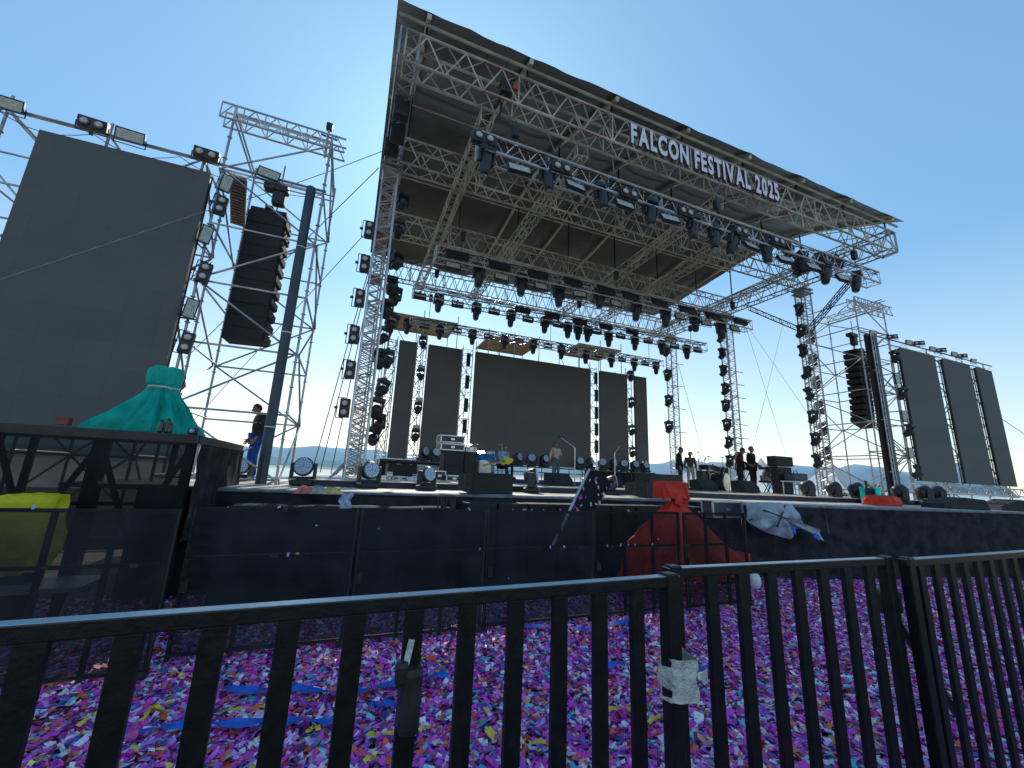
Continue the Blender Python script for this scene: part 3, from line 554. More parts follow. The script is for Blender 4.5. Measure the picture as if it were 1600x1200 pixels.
    for k in (1.0, 2.8, 4.6): MB().lathe((0, 0, k), [(.095, 0), (.095, .02)], 16).build('clamp_band', WHITE, c)
# plank hooked in the left tower
pk = thing('scaffold_plank', 'perforated steel plank hooked high in the left speaker tower', 'plank', (-2.85, 8.7, 7.45), rot=(0, 0, R(12)))
m = MB(); m.bb(0, .3, 0, 2.0, -.02, .02); m.build('board', mat('plank_steel', (.3, .29, .25), .5, .4, .3, 30), pk)
m = MB()
for k in range(16): m.bb(.03, .27, .06+k*.12, .11+k*.12, -.026, -.021)
m.build('slot', BLK, pk)
# scaffolds behind the side screens
scaffold('screen_scaffold', 'tube scaffold standing behind the huge left video wall', [-7.6, -6.3, -4.9, -3.4], [8.95, 10.4], 0, 7.75, 1.5, 'scaffolds behind side screens', seed=5, r=.024)
scaffold('screen_scaffold', 'wide tube scaffold standing behind the three right side screens', [19.6, 22.2, 24.95, 26.8], [8.95, 10.2], 0, 7.55, 1.5, 'scaffolds behind side screens', seed=6, r=.026)
m = MB(); t = thing('ledger_beam', 'long low lattice beam under the three right side screens', 'beam', (17.5, 8.5, 1.95))
for z in (0, .28): m.tube((0, 0, z-.1), (9.3, 0, z-.1), .025)
for k in range(14): m.tube((k*.66, 0, -.1), (k*.66+.33, 0, .18), .014, 5); m.tube((k*.66+.33, 0, .18), (k*.66+.66, 0, -.1), .014, 5)
m.build('lattice', STEEL, t)
for side, xa, xb in (('left', -7.6, -1.1), ('right', 17.3, 26.9)):
    m = MB(); t = thing('top_rail', 'long horizontal pipe above the %s side video walls, carrying flood lights' % side, 'pipe', (xa, 8.72, 7.62), group='pipes above the side video walls'); m.tube((0, 0, 0), (xb-xa, 0, 0), .028)
    m.build('pipe', STEEL, t)
    m = MB()
    for k in range(5 if side == 'left' else 7):
        x = (xb-xa)*k/(5 if side == 'left' else 7); x2 = x+(xb-xa)/(5 if side == 'left' else 7)
        m.path([Vector((x+(x2-x)*u/6, .02, -.05-.22*math.sin(math.pi*u/6))) for u in range(7)], .007, 4)
    m.build('cable', BLK, t)
P = [(10, 161), (203, 212)]
lamps('flood', 'flood_light', P, 8.6, lambda i: ['pale flood light on the pipe at the left picture edge', 'pale flood light above the huge left video wall'][i], 'flood light', 'pale floods above the left screen', rot=(R(12), 0, R(5)), s=.78)
P = [(144, 193), (322, 240)]
lamps('blinder', 'double_blinder', P, 8.6, lambda i: ['twin-lens blinder above the middle of the huge left video wall', 'twin-lens blinder above the right corner of the huge left video wall'][i], 'stage light', 'blinders above the left screen', rot=(R(10), 0, R(5)), s=.82)
P = [(420, 271)]
lamps('flood', 'flood_light', P, 8.5, lambda i: 'grey flood light hung inside the top of the left speaker tower', 'flood light', None, rot=(0, R(8), 0), s=.72)
P = [(354, 286), (322, 366), (298, 482), (275, 602)]
lamps('flood', 'flood_light', P, 8.6, lambda i: '%s upright flood from the top between left video wall and speaker tower' % ORD[i], 'flood light', 'upright floods beside the left video wall', rot=(0, R(96), R(25)), s=.66)
P = [(345, 320), (319, 425), (291, 535)]
lamps('blinder', 'double_blinder', P, 8.6, lambda i: '%s upright blinder from the top between left video wall and speaker tower' % ORD[i], 'stage light', 'upright blinders beside the left video wall', rot=(0, R(95), R(10)), s=.76)
P = [(1365, 520), (1421, 535), (1458, 545), (1492, 553), (1522, 564)]
lamps('flood', 'flood_light', P, 8.6, lambda i: '%s pale flood from the left on the pipe above the right side screens' % ORD[i], 'flood light', 'floods above the right side screens', rot=(R(12), 0, R(-5)), s=.62)
P = [(1394, 526), (1436, 536), (1470, 547), (1503, 556)]
lamps('blinder', 'double_blinder', P, 8.6, lambda i: '%s dark blinder from the left on the pipe above the right side screens' % ORD[i], 'stage light', 'blinders above the right side screens', rot=(R(12), 0, R(-45)), s=.7)
P = [(1403, 591), (1414, 650), (1424, 708)]
lamps('flood', 'flood_light', P, 8.6, lambda i: '%s upright flood from the top beside the widest right side screen' % ORD[i], 'flood light', 'upright floods beside the right screen', rot=(0, R(90), R(-20)), s=.7)
P = [(1400, 560), (1411, 618), (1421, 676), (1434, 741)]
lamps('head_tilted', 'moving_head_light', P, 8.6, lambda i: '%s dark moving head from the top beside the widest right side screen' % ORD[i], 'stage light', 'moving heads beside the right screen', s=.85, jit=.4)
# scaffold columns in the gaps of the back wall
for i, (a, b) in enumerate([(2.24, 2.64), (4.27, 4.73), (10.9, 11.28), (13.08, 13.42)]):
    scaffold('ladder_scaffold', '%s narrow scaffold ladder from the left, in a gap between back video walls' % ORD[i], [a*kf, b*kf], [LY+.25, LY+1.2], DZ, 7.6, .62, 'scaffold ladders between back video walls', r=.022, seed=20+i, diag='x', mat_=ALU)
scaffold('ladder_scaffold', 'narrow scaffold ladder left of the narrow left end video wall', [1.05*kf, 1.40*kf], [LY+.2, LY+1.1], DZ, 7.5, .62, 'scaffold ladders between back video walls', r=.022, seed=31, diag='x')
P = [(661, 538), (657, 588), (653, 640), (649, 683)]
lamps('head_tilted', 'moving_head_light', P, LY, lambda i: '%s moving head from the top in the far left gap between back screens' % ORD[i], 'stage light', 'moving heads in the far left screen gap', s=.95, jit=.3)
P = [(663, 524), (659, 574), (655, 624), (651, 667)]
lamps('flood', 'flood_light', P, LY, lambda i: '%s small flood from the top in the far left gap between back screens' % ORD[i], 'stage light', 'small floods in the far left screen gap', s=.55)
P = [(986, 590), (987, 632), (988, 675), (989, 709)]
lamps('head_tilted', 'moving_head_light', P, LY, lambda i: '%s moving head from the top in the far right gap between back screens' % ORD[i], 'stage light', 'moving heads in the far right screen gap', s=1., jit=.3)
sm = MB().bev((0, 0, 0), (.20, .1, .66), .02); sl = MB()
for k in range(6): sl.bb(-.08, .08, -.062, -.052, -.29+k*.1, -.22+k*.1)
proto('strip', [('housing', sm.mesh('housing', DARK), []), ('lens_strip', sl.mesh('lens_strip', SPK), [])])
P = [(732, 562), (730, 597), (728, 633), (726, 666)]
lamps('strip', 'strip_light', P, LY, lambda i: '%s upright strip light from the top, left of the central video wall' % ORD[i], 'stage light', 'strip lights left of the central screen', s=.95)
P = [(931, 591), (932, 618), (932, 645), (932, 671), (932, 698)]
lamps('strip', 'strip_light', P, LY, lambda i: '%s upright strip light from the top, right of the central video wall' % ORD[i], 'stage light', 'strip lights right of the central screen', s=.95)
# work platforms behind the back screens
for i, (px, py, w_) in enumerate([(657, 508, 3.2), (792, 540, 2.7), (921, 550, 2.7)]):
    p = aty(px, py, 19.2); t = thing('work_platform', ['left plank work platform above the narrow left back screens', 'middle plank work platform above the central video wall', 'right plank work platform above the central video wall'][i], 'scaffold', (p.x, 19.2, 7.2), group='plank platforms behind the back screens'); H = p.z-7.2
    m = MB()
    for k in range(9): m.bb(-w_/2, w_/2, -1.1+k*.25, -.87+k*.25, H-.03, H+.012)
    m.build('planks', WOOD, t)
    m = MB()
    for x in (-w_/2, 0, w_/2):
        for y in (-1.1, 1.1): m.tube((x, y, -2), (x, y, H+.35), .022)
        m.tube((x, -1.1, H-.05), (x, 1.1, H-.05), .022)
    for y in (-1.1, 1.1): m.tube((-w_/2, y, H-.06), (w_/2, y, H-.06), .022); m.tube((-w_/2, y, H-.06), (0, y, -.9), .018)
    m.build('frame', STEEL, t)
# guy wires
WIRE = mat('wire_rope', (.10, .10, .11), .5, .6, .1, 9)
WIREP = mat('pale_rope', (.30, .31, .32), .7, 0, .1, 9)
def wire(lab, a, b, r=.012, sag=.0, grp='guy wires', wm=None):
    a = Vector(a); b = Vector(b); t = MB().path([a+(b-a)*k/10-Vector((0, 0, sag*math.sin(math.pi*k/10))) for k in range(11)], r, 4)
    o = t.build('guy_wire', wm or WIRE); tag(o, lab, 'cable', grp)
wire('upper cable from the left roof tower to the top of the left speaker tower', aty(598, 236, 9.6), aty(360, 320, 10.5), .010, .05)
wire('lower cable from the left roof tower running down behind the left speaker tower', aty(592, 262, 9.6), aty(290, 560, 14), .010)
wire('long cable from the left roof tower down to the shore side, leftmost', aty(575, 360, 10.2), aty(300, 660, 17), .010)
wire('cable crossing in front of the huge left video wall', aty(0, 437, 8.2), aty(345, 322, 8.6), .007, 0, 'cables near the left video wall', WIREP)
for k, (a, b, la) in enumerate([((578, 415), (488, 735), 'outermost'), ((574, 440), (500, 738), 'second outermost'), ((572, 480), (517, 740), 'inner'), ((560, 560), (535, 745), 'innermost')]):
    wire('%s slanting stay from the front left tower down to the deck' % la, aty(*a, 10.1), aty(*b, 11.2+.3*k), .011, 0, 'stays of the front left tower')
for k, (a, b) in enumerate([((1163, 503), (1228, 712)), ((1165, 505), (1330, 745)), ((1225, 500), (1165, 745)), ((1060, 570), (1105, 735))]):
    wire('%s thin guy wire from the left slanting to the ground behind the right towers' % ORD[[1, 2, 3, 0][k]], aty(*a, 15.5), aty(*b, 20), .010, 0, 'guy wires behind the right towers')
wire('guy wire leaving the far right video wall towards the picture edge', aty(1566, 655, 8.9), aty(1640, 705, 8), .012, 0, 'cables near right video walls')
# ------------------------------------------------------------------ crowd barriers in the foreground
FT = 1.4; BS = .8
def barrier(label, a, b, xs, bw, posts):
    a = Vector(a)*BS; b = Vector(b)*BS; xs = [x*BS for x in xs]; posts = [x*BS for x in posts]; bw *= BS; d = b-a; Ln = d.length; t = thing('crowd_barrier', label, 'barrier', (a.x, a.y, 0), rz=math.atan2(d.y, d.x), group='black steel crowd barriers')
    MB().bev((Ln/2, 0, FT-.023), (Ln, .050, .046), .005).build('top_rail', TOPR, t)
    for x in xs: MB().bev((x, 0, (FT-.046+.01)/2), (bw, .028, FT-.046-.01), .004).build('bar', RAIL, t)
    for x in posts: MB().bev((x, .0, (FT+.01)/2), (.068, .06, FT+.008), .007).build('post', RAIL, t)
    for fx in (.1, Ln-.2): MB().bb(fx, fx+.08, -.4, .5, .0, .03).build('foot', RAIL, t)
    return t
x0 = -1.30
barrier('nearest black crowd barrier with flat upright bars, filling the lower left foreground', (x0, 1.83, 0), (1.80, 1.955, 0), [(-.83+.2345*k)-x0 for k in range(-1, 11)], .078, [3.045])
barrier('middle black crowd barrier, right of the tape-wrapped post', (1.87, 2.12, 0), (4.06, 2.10, 0), [.355+.263*k for k in range(7)], .085, [.055, 2.15])
barrier('right black crowd barrier running out of the picture edge', (4.1, 2.02, 0), (7.4, 2.12, 0), [.22+.235*k for k in range(13)], .08, [.05])
m = MB(); t = thing('tape_wrap', 'white tape wrapped round the post between two crowd barriers', 'tape', (1.783*BS, 1.955*BS, aty(1067, 1062, 1.92*BS).z), sc_=BS)
def fn(u, v): a = u*2*math.pi; r = 1+.05*noise.noise(Vector((u*9, v*6, 2))); return (.088*math.copysign(abs(math.cos(a))**.3, math.cos(a))*r+.01*math.sin(v*9), .062*math.copysign(abs(math.sin(a))**.3, math.sin(a))*r, -.10+.20*v+.012*math.sin(a*2))
m.grid(fn, 40, 12); m.build('wrap', TAPE, t)
m = MB().grid(lambda u, v: (.075+.17*u, -.06+.10*u-.02*math.sin(u*3), .035-.10*u*v-.03*v*(1-u)-.02*u), 6, 4); m.build('loose_end', TAPE, t)
hl = thing('cable_holder', 'black clamp strapped to an upright bar of the nearest barrier', 'clamp', (.345*BS, 1.86*BS, aty(635, 1100, 1.82*BS).z), sc_=BS)
MB().bev((0, 0, 0), (.085, .09, .24), .03).bev((-.045, -.02, .10), (.05, .05, .09), .02).build('body', BLK, hl); MB().tube((-.035, -.02, .1), (-.012, .0, .21), .014).build('handle', TAPE, hl)
br = thing('barrier_brace', 'diagonal black brace bar behind the right crowd barrier', 'brace', (4.15*BS, 2.2*BS, 1.8-.88*BS), sc_=BS)
MB().tube((0, 0, 0), (.95, .1, -.95), .03, 8).build('bar', BLK, br); MB().bev((.0, 0, .03), (.2, .14, .17), .03).build('joint', BLK, br)
# ------------------------------------------------------------------ scrim fence
bays = [(-3.9, -1.36, 4.72), (-1.30, .17, 5.0), (.24, 1.66, 5.0), (1.72, 3.2, 5.02), (3.26, 4.72, 5.04), (4.8, 6.03, 5.0)]
SCR = MESHC
for i, (a, b, Y) in enumerate(bays):
    L_ = b-a; lab = ['leftmost black scrim fence panel in front of the raised platform', 'second black scrim fence panel from the left with a torn creased edge', 'third black scrim fence panel from the left, the smoothest one', 'fourth black scrim fence panel, before the tilted black cover', 'fifth black scrim fence panel partly covering the red tarpaulin', 'short right end black scrim fence panel over the red tarpaulin'][i]
    t = thing('scrim_fence', lab, 'fence', (a, Y, 0), group='black scrim fence panels'); H = 1.38
    n = 5 if i == 0 else 2
    for k in range(n+2):
        x = L_*k/(n+1); MB().bb(x-.018, x+.018, -.018, .018, 0, H).build('upright', BLK, t)
    MB().bb(0, L_, -.016, .016, H-.03, H).build('top_rail', mat('dusty_black_rail', (.05, .05, .055), .6, .1, .4, 20), t)
    MB().bb(0, L_, -.02, .014, .90, .93).build('mid_rail', BLK, t); MB().bb(0, L_, -.02, .014, .07, .10).build('bottom_rail', BLK, t)
    def fn(u, v, i=i, L_=L_, H=H):
        x = L_*u; z = .08+(H-.075)*v; y = -.03+.012*noise.noise(Vector((x*3, z*4, i*5)))+.008*math.sin(x*19+z*8+3*noise.noise(Vector((x, z, i))))
        if i == 1: y -= .018*math.sin(z*55+x*14)*max(0, 1-u*4)
        return (x, y, z)
    MB().grid(fn, 60, 34).build('scrim', MESHC if i < 4 else MESHT, t, smooth=True)
    MB().bb(.0, .06, -.06, .03, .62, .72).build('bracket', BLK, t); MB().bb(L_-.05, L_+.02, -.05, .03, .02, .09).build('bracket', BLK, t)
    for k in range([2, 5, 4, 9, 8, 5][i]):
        x = rnd.uniform(.05, L_-.05); z = rnd.choice([rnd.uniform(.3, 1.3), 1.395, .94]); c_ = rnd.choice(['orange', 'lilac', 'pale', 'purple', 'sky']); m_ = MB(); s = rnd.uniform(.006, .014); a = rnd.uniform(0, 3)
        e1_ = Vector((math.cos(a), 0, math.sin(a)))*s*1.5; e2_ = Vector((-math.sin(a), -.3, math.cos(a)))*s*.8; p = Vector((x, -.058, z)); m_.add([p-e1_-e2_, p+e1_-e2_, p+e1_+e2_, p-e1_+e2_], [(0, 1, 2, 3)]); m_.build('stuck_confetti', dyed(c_+'_scrap', dict(orange=(.75, .3, .2), lilac=(.5, .35, .8), pale=(.75, .72, .74), purple=(.4, .08, .6), sky=(.2, .5, .8))[c_]), t)
dbr = MB()
# ------------------------------------------------------------------ confetti carpet
rs = np.random.RandomState(5)
n = 160000
X = rs.uniform(-3.6, 14, n*2); Y = rs.uniform(1.3, 7.4, n*2)
keep = (X < .6+Y*3.2+1) & (X > -1.05*Y) & ~((Y > 6.9-.0*X) & (X > 7))
dens = np.clip(1.25-.16*np.maximum(0, Y-4.2)-.02*np.maximum(0, X-6), .35, 1); patch = np.array([noise.noise(Vector((x*.9, y*.9, 0))) for x, y in zip(X[::20], Y[::20])]).repeat(20)
keep &= rs.rand(n*2) < dens*(1+.35*patch)
X = X[keep][:n]; Y = Y[keep][:n]; n = len(X)
Z = rs.uniform(.006, .035, n); ang = rs.uniform(0, 2*math.pi, n); tilt = rs.normal(0, .38, n); tilt2 = rs.normal(0, .3, n)
ln_ = rs.uniform(.018, .044, n); wd = rs.uniform(.011, .023, n)
sr = rs.rand(n) < .035; ln_[sr] *= 1.6; wd[sr] *= 1.7
ca, sa = np.cos(ang), np.sin(ang)
U3 = np.stack([ca*np.cos(tilt), sa*np.cos(tilt), np.sin(tilt)], 1)*ln_[:, None]; V3 = np.stack([-sa*np.cos(tilt2), ca*np.cos(tilt2), np.sin(tilt2)], 1)*wd[:, None]
Cn = np.stack([X, Y, Z], 1); cv = np.empty((n, 4, 3)); cv[:, 0] = Cn-U3-V3; cv[:, 1] = Cn+U3-V3; cv[:, 2] = Cn+U3+V3; cv[:, 3] = Cn-U3+V3
bend = rs.normal(0, .006, n); cv[:, 0, 2] += bend; cv[:, 2, 2] += bend; cv[:, :, 2] = np.maximum(cv[:, :, 2], .002)
pal = np.array([[.50, .05, .50], [.36, .04, .46], [.62, .10, .52], [.20, .05, .42], [.52, .50, .78], [.60, .62, .85], [.36, .24, .70], [.62, .12, .05], [.48, .07, .07], [.62, .22, .08], [.04, .34, .52], [.10, .50, .62], [.03, .10, .36], [.70, .55, .06], [.03, .34, .28], [.10, .03, .10], [.72, .70, .74], [.55, .04, .22]])
pr = np.array([19, 11, 11, 9, 12, 8, 12, 8, 4, 3.5, 3.5, 3, 5, 1.1, .6, 6, 3, 4.]); pr /= pr.sum()
ci = rs.choice(len(pal), n, p=pal.shape[0] and pr); cc = pal[ci]*np.array([1.95, 1.5, 1.3])*rs.uniform(.65, 1.15, (n, 1)); cc = np.clip(cc, 0, .9)
me = bpy.data.meshes.new('confetti_carpet'); me.vertices.add(n*4); me.loops.add(n*4); me.polygons.add(n)
me.vertices.foreach_set('co', cv.reshape(-1)); me.loops.foreach_set('vertex_index', np.arange(n*4, dtype=np.int32)); me.polygons.foreach_set('loop_start', np.arange(0, n*4, 4, dtype=np.int32)); me.update(); me.validate()
ca_ = me.color_attributes.new('col', 'FLOAT_COLOR', 'CORNER'); ca_.data.foreach_set('color', np.repeat(np.concatenate([cc, np.ones((n, 1))], 1), 4, 0).reshape(-1))
CF = bpy.data.materials.new('confetti_paper'); CF.use_nodes = True; n_ = CF.node_tree; at_ = n_.nodes.new('ShaderNodeAttribute'); at_.attribute_name = 'col'; n_.links.new(at_.outputs[0], n_.nodes['Principled BSDF'].inputs['Base Color']); n_.nodes['Principled BSDF'].inputs['Roughness'].default_value = .36; n_.nodes['Principled BSDF'].inputs['Specular IOR Level'].default_value = .45
me.materials.append(CF); cfo = bpy.data.objects.new('confetti_carpet', me); COL.objects.link(cfo)
tag(cfo, 'thick carpet of purple, pink and blue paper confetti covering the ground', 'confetti', kind='stuff')
# a purple trodden layer beneath
und = mat('trodden_confetti', (.10, .03, .12), .9, 0, .4, 38, .2, .5, 40, col2=(.24, .10, .26))
o = MB().add([(-4.5, .6, .004), (14, .6, .004), (14, 4.6, .004), (10.5, 5.6, .004), (6, 6.3, .004), (-4.5, 6.2, .004)], [(0, 1, 2, 3, 4, 5)]).build('pavement', und); o['kind'] = 'structure'
# streamers
SB = mat('blue_streamer_paper', (.015, .12, .55), .5, 0, .2, 9); SY_ = mat('yellow_streamer_paper', (.75, .58, .03), .5, 0, .15, 9)
def streamer(pxs, m, lab, grp, w_=.035):
    pts = [atz(x, y, .05) for x, y in pxs]; q = []
    for k in range(len(pts)*6-5):
        i = min(k//6, len(pts)-2); u = (k-i*6)/6; p = pts[i].lerp(pts[i+1], u); p += Vector((.02*noise.noise(Vector((k*.4, 1, i))), .03*noise.noise(Vector((k*.4, 5, i))), .02+.03*abs(noise.noise(Vector((k*.5, 9, p.x)))))); q.append(p)
    mb = MB(); vs = []
    for k, p in enumerate(q):
        d = (q[min(k+1, len(q)-1)]-q[max(k-1, 0)]).normalized(); s = Vector((-d.y, d.x, .35*math.sin(k*.8+pts[0].x*3))).normalized()*w_*.5; vs += [p-s, p+s]
    mb.add(vs, [(2*k, 2*k+2, 2*k+3, 2*k+1) for k in range(len(q)-1)]); o = mb.build('streamer', m, smooth=True); tag(o, lab, 'streamer', grp)
for i, p in enumerate([[(215, 1150), (290, 1136), (350, 1138), (430, 1130)], [(325, 1082), (400, 1082), (455, 1078), (530, 1088)], [(400, 1145), (470, 1128), (530, 1136)], [(545, 1090), (590, 1076), (660, 1064), (700, 1056)], [(580, 1112), (600, 1105), (612, 1098)], [(820, 982), (880, 984), (930, 986), (985, 972)], [(945, 994), (990, 988), (1020, 981)], [(950, 1046), (990, 1034), (1010, 1030)], [(1078, 1044), (1100, 1050), (1112, 1048)]]):
    streamer(p, SB, '%s blue paper streamer from the left lying on the confetti' % ORD[[0, 1, 2, 3, 4, 5, 7, 6, 8][i]], 'blue streamers', .075 if i < 5 else .065)
for i, p in enumerate([[(120, 1140), (145, 1122), (172, 1118)], [(218, 1132), (240, 1108), (262, 1118)], [(340, 1122), (380, 1110), (420, 1112)], [(478, 1150), (492, 1140), (496, 1148)], [(572, 1158), (600, 1150), (622, 1153)], [(655, 1148), (670, 1140)], [(815, 1168), (850, 1166)], [(950, 1116), (975, 1108), (990, 1118)], [(1014, 1135), (1040, 1118), (1050, 1124)], [(568, 1198), (590, 1190)]]):
    streamer(p, SY_, '%s yellow paper streamer scrap from the left on the confetti' % ORD[[0, 1, 2, 3, 5, 6, 7, 8, 9, 4][i]], 'yellow streamer scraps', .03)
# pebbly clothes/rag and small litter on the ground near fence
# ------------------------------------------------------------------ raised black platform at the left with tarpaulin-covered camera
rp = thing('camera_riser', 'raised black platform wrapped in black scrim at the left edge', 'platform', (-5.2, 6.0, 0)); TX = 3.5; TZ = 2.13
MB().bb(0, TX, 0, 2.3, TZ-.06, TZ).build('deck', BLK, rp)
m = MB().bb(-.02, TX+.02, -.03, .03, TZ-.10, TZ-.005).bb(TX-.03, TX+.03, 0, 2.3, TZ-.1, TZ-.005); m.build('edge_beam', BLK, rp)
for k in range(5):
    x = .05+k*(TX-.1)/4; MB().bb(x-.045, x+.045, -.02, .07, 0, TZ-.1).build('leg', BLK, rp); MB().bb(x-.035, x+.035, 2.2, 2.27, 0, TZ-.06).build('leg', BLK, rp)
m = MB()
for k in range(4):
    xa = .05+k*(TX-.1)/4; xb = xa+(TX-.1)/4; xm = (xa+xb)/2
    m.tube((xa, .05, TZ-.15), (xm, .05, .95), .03); m.tube((xm, .05, .95), (xb, .05, TZ-.15), .03)
m.bb(0, TX, .0, .05, 1.30, 1.34).bb(0, TX, .0, .05, .9, .95); m.build('bracing', BLK, rp)
def fn(u, v): x = TX*u; z = .85+(TZ-.95)*v; return (x, -.045+.02*noise.noise(Vector((x*2, z*3, 1))), z)
MB().grid(fn, 40, 12).build('scrim', MESHR, rp, smooth=True)
def fn(u, v): y = 2.3*u; z = .9+(TZ-1.0)*v; return (TX+.05+.03*noise.noise(Vector((y*3, z*4, 1)))+.02*math.sin(y*8+z*6)*(1-v), y, z)
MB().grid(fn, 30, 16).build('scrim', CLOTH, rp, smooth=True)
wblk = thing('wood_block', 'small reddish wooden block on the front edge of the left platform', 'block', (aty(98, 665, 6.05).x, 6.05, TZ+.02)); MB().bev((0, 0, .045), (.11, .09, .09), .006).build('block', mat('red_brown_wood', (.22, .06, .03), .7), wblk)
def drape(t, name, m, rings, n=72, folds=9, amp=.06, seed=0, top=True, sub=8):
    """cloth hanging round a core; rings = (z, rx, ry, cx, cy, foldiness)"""
    def R_(v):
        f = v*(len(rings)-1); i = min(int(f), len(rings)-2); u = f-i; u = u*u*(3-2*u); return [a+(b-a)*u for a, b in zip(rings[i], rings[i+1])]
    def fn(u, v):
        z, rx, ry, cx, cy, fo = R_(v); a = u*2*math.pi
        k = 1+fo*amp*(math.sin(a*folds+seed+2*noise.noise(Vector((v*2, seed, 0))))+.7*math.sin(a*(folds*2+1)+v*4+seed*2))+.07*noise.noise(Vector((math.cos(a)*2.2, math.sin(a)*2.2, z*4+seed)))
        k += .075*noise.noise(Vector((math.cos(a)*5, math.sin(a)*5, z*7+seed)))+.03*abs(noise.noise(Vector((math.cos(a)*11, math.sin(a)*11, z*5+seed))))
        return (cx+rx*k*math.cos(a), cy+ry*k*math.sin(a), z+.02*noise.noise(Vector((math.cos(a)*3, math.sin(a)*3, z+seed))))
    mb = MB().grid(fn, n, (len(rings)-1)*sub)
    if top: z, rx, ry, cx, cy, fo = rings[-1]; mb.add([fn(i/n, 1) for i in range(n)]+[(cx, cy, z+.01)], [(i, (i+1) % n, n) for i in range(n)])
    return mb.build(name, m, t, smooth=True)
Yc = 6.75; c = aty(243, 660, Yc); tt = thing('covered_camera', 'tall shape wrapped in a teal tarpaulin tied at the neck on the left platform', 'covered camera', (c.x, Yc, TZ))
hz = lambda px, py: aty(px, py, Yc)-c
a0 = aty(150, 664, Yc).x-c.x; a1 = aty(308, 664, Yc).x-c.x; zk = aty(243, 606, Yc).z-TZ; zt = aty(243, 573, Yc).z-TZ
drape(tt, 'tarpaulin', TEAL, [(.0, (a1-a0)/2, .42, (a0+a1)/2, 0, 1), (zk*.25, (a1-a0)*.40, .36, (a0+a1)/2+.03, 0, 1), (zk*.6, .26, .24, .0, 0, 1.3), (zk*.88, .165, .16, 0, 0, .6), (zk, .155, .15, 0, 0, .35), (zk+.05, .18, .17, 0, 0, .3), (zt-.05, .175, .17, .0, 0, .35), (zt, .13, .12, .0, 0, .3)], folds=8, amp=.22, seed=2)
m = MB().lathe((0, 0, zk-.015), [(.165, 0), (.178, .012), (.165, .03)], 24).tube((.1, -.15, zk), (.16, -.2, zk-.03), .012); m.build('tie_strap', TAPE, tt)
for i, (px, h) in enumerate([(252, .13), (262, .15), (267, .1)]): 
    o = MB().lathe((0, 0, 0), [(.022, 0), (.03, .02), (.026, h), (.012, h+.03)], 10).build('bottle', mat('dark_bottle', (.02, .02, .03), .15, 0, .2, 9)); o.location = aty(px, 664, 6.12); o.location.z = TZ+.005; tag(o, ['left dark bottle on the edge of the left platform', 'tallest dark bottle on the edge of the left platform', 'short dark bottle on the edge of the left platform'][i], 'bottle', 'bottles on the left platform edge')
t = thing('work_light', 'small lamp sitting at the right corner of the left platform', 'lamp', (aty(322, 664, 6.15).x-.12, 6.15, TZ)); MB().bev((0, 0, .05), (.10, .09, .08), .02).tube((0, 0, 0), (0, 0, .03), .03).build('housing', BLK, t); MB().lathe((0, -.05, .05), [(.03, 0), (.02, -.012)], 12, 'y').build('lens', LENS, t)
# yellow sheet and trestle behind the left fence panel
c = aty(20, 800, 5.35); yt = thing('yellow_tarpaulin', 'yellow tarpaulin draped over gear behind the leftmost fence panel', 'tarpaulin', (c.x, 5.5, 0))
drape(yt, 'sheet', YEL, [(.75, .24, .22, 0, 0, 1), (.9, .30, .26, -.02, 0, 1), (1.1, .34, .26, -.03, 0, .6), (1.38, .30, .22, -.02, 0, .4), (1.44, .20, .12, .08, 0, .2)], folds=5, amp=.08, seed=5)
MB().bb(-.2, .2, -.15, .15, .3, 1.3).build('crate', BLK, yt)
t = thing('trestle_table', 'grey folding trestle table behind the leftmost fence panel', 'table', (-2.55, 5.4, 0)); MB().bb(-.45, .45, -.25, .25, .62, .66).build('tabletop', STEEL, t)
for s in (-1, 1): 
    for q in (-1, 1): MB().tube((s*.38, q*.2, .62), (s*.30, q*.22, 0), .018).build('leg', STEEL, t)
# ------------------------------------------------------------------ subwoofer row under the deck edge
for i in range(15):
    x = -1.45+i*.555; 
    if i in (5,): continue
    t = thing('subwoofer', '%s black subwoofer box from the left in the row below the deck edge' % ORD[i if i < 5 else i-1], 'speaker', (x, 6.62 if x < 6.0 else 6.45, 0), group='subwoofers below the deck edge'); m = MB(); Hh = 1.24 if i < 5 else 1.36
    m.bev((.26, .25, Hh/4), (.52, .5, Hh/2-.01), .015).bev((.26, .25, Hh*.75), (.52, .5, Hh/2-.01), .015); m.build('cabinet', SPK, t)
    MB().bb(.03, .49, -.012, .004, .04, Hh/2-.04).bb(.03, .49, -.012, .004, Hh/2+.04, Hh-.04).build('grille', GRILL, t)
t = thing('cable_bundle', 'black cables hanging in the gap between subwoofers', 'cables', (1.4, 6.8, 0)); m = MB()
for k in range(12): x = rnd.uniform(0, .3); m.path([(x, -.2, 1.45), (x+rnd.uniform(-.04, .04), -.24, 1.2), (x+rnd.uniform(-.07, .07), -.2, .8), (x+rnd.uniform(-.1, .1), -.2, 0)], .012)
m.build('cable', BLK, t)
t = thing('clothes_heap', 'small heap of pink and yellow cloths on the black cover left of the subwoofers', 'clothes', aty(492, 771, 6.7)); 
for k, (m_, x, s) in enumerate([(dyed('pink_cloth', (.5, .14, .14)), -.14, .16), (dyed('grey_cloth', (.35, .35, .3)), .05, .17), (dyed('tan_cloth', (.6, .42, .16)), .22, .17)]): 
    o = MB(); o.grid(lambda u, v, s=s, k=k: (s*(u-.5)*2, .14*(v-.5)*2, .10*max(0, math.sin(math.pi*u))*max(0, math.sin(math.pi*v))*(1+.6*noise.noise(Vector((u*4, v*4, k))))), 12, 8); o.build('cloth', m_, t, smooth=True, loc=(x, 0, 0))
cv_ = thing('deck_cover', 'sagging black cloth cover over gear below the deck at left', 'cloth', (-1.35, 6.5, 0)); 
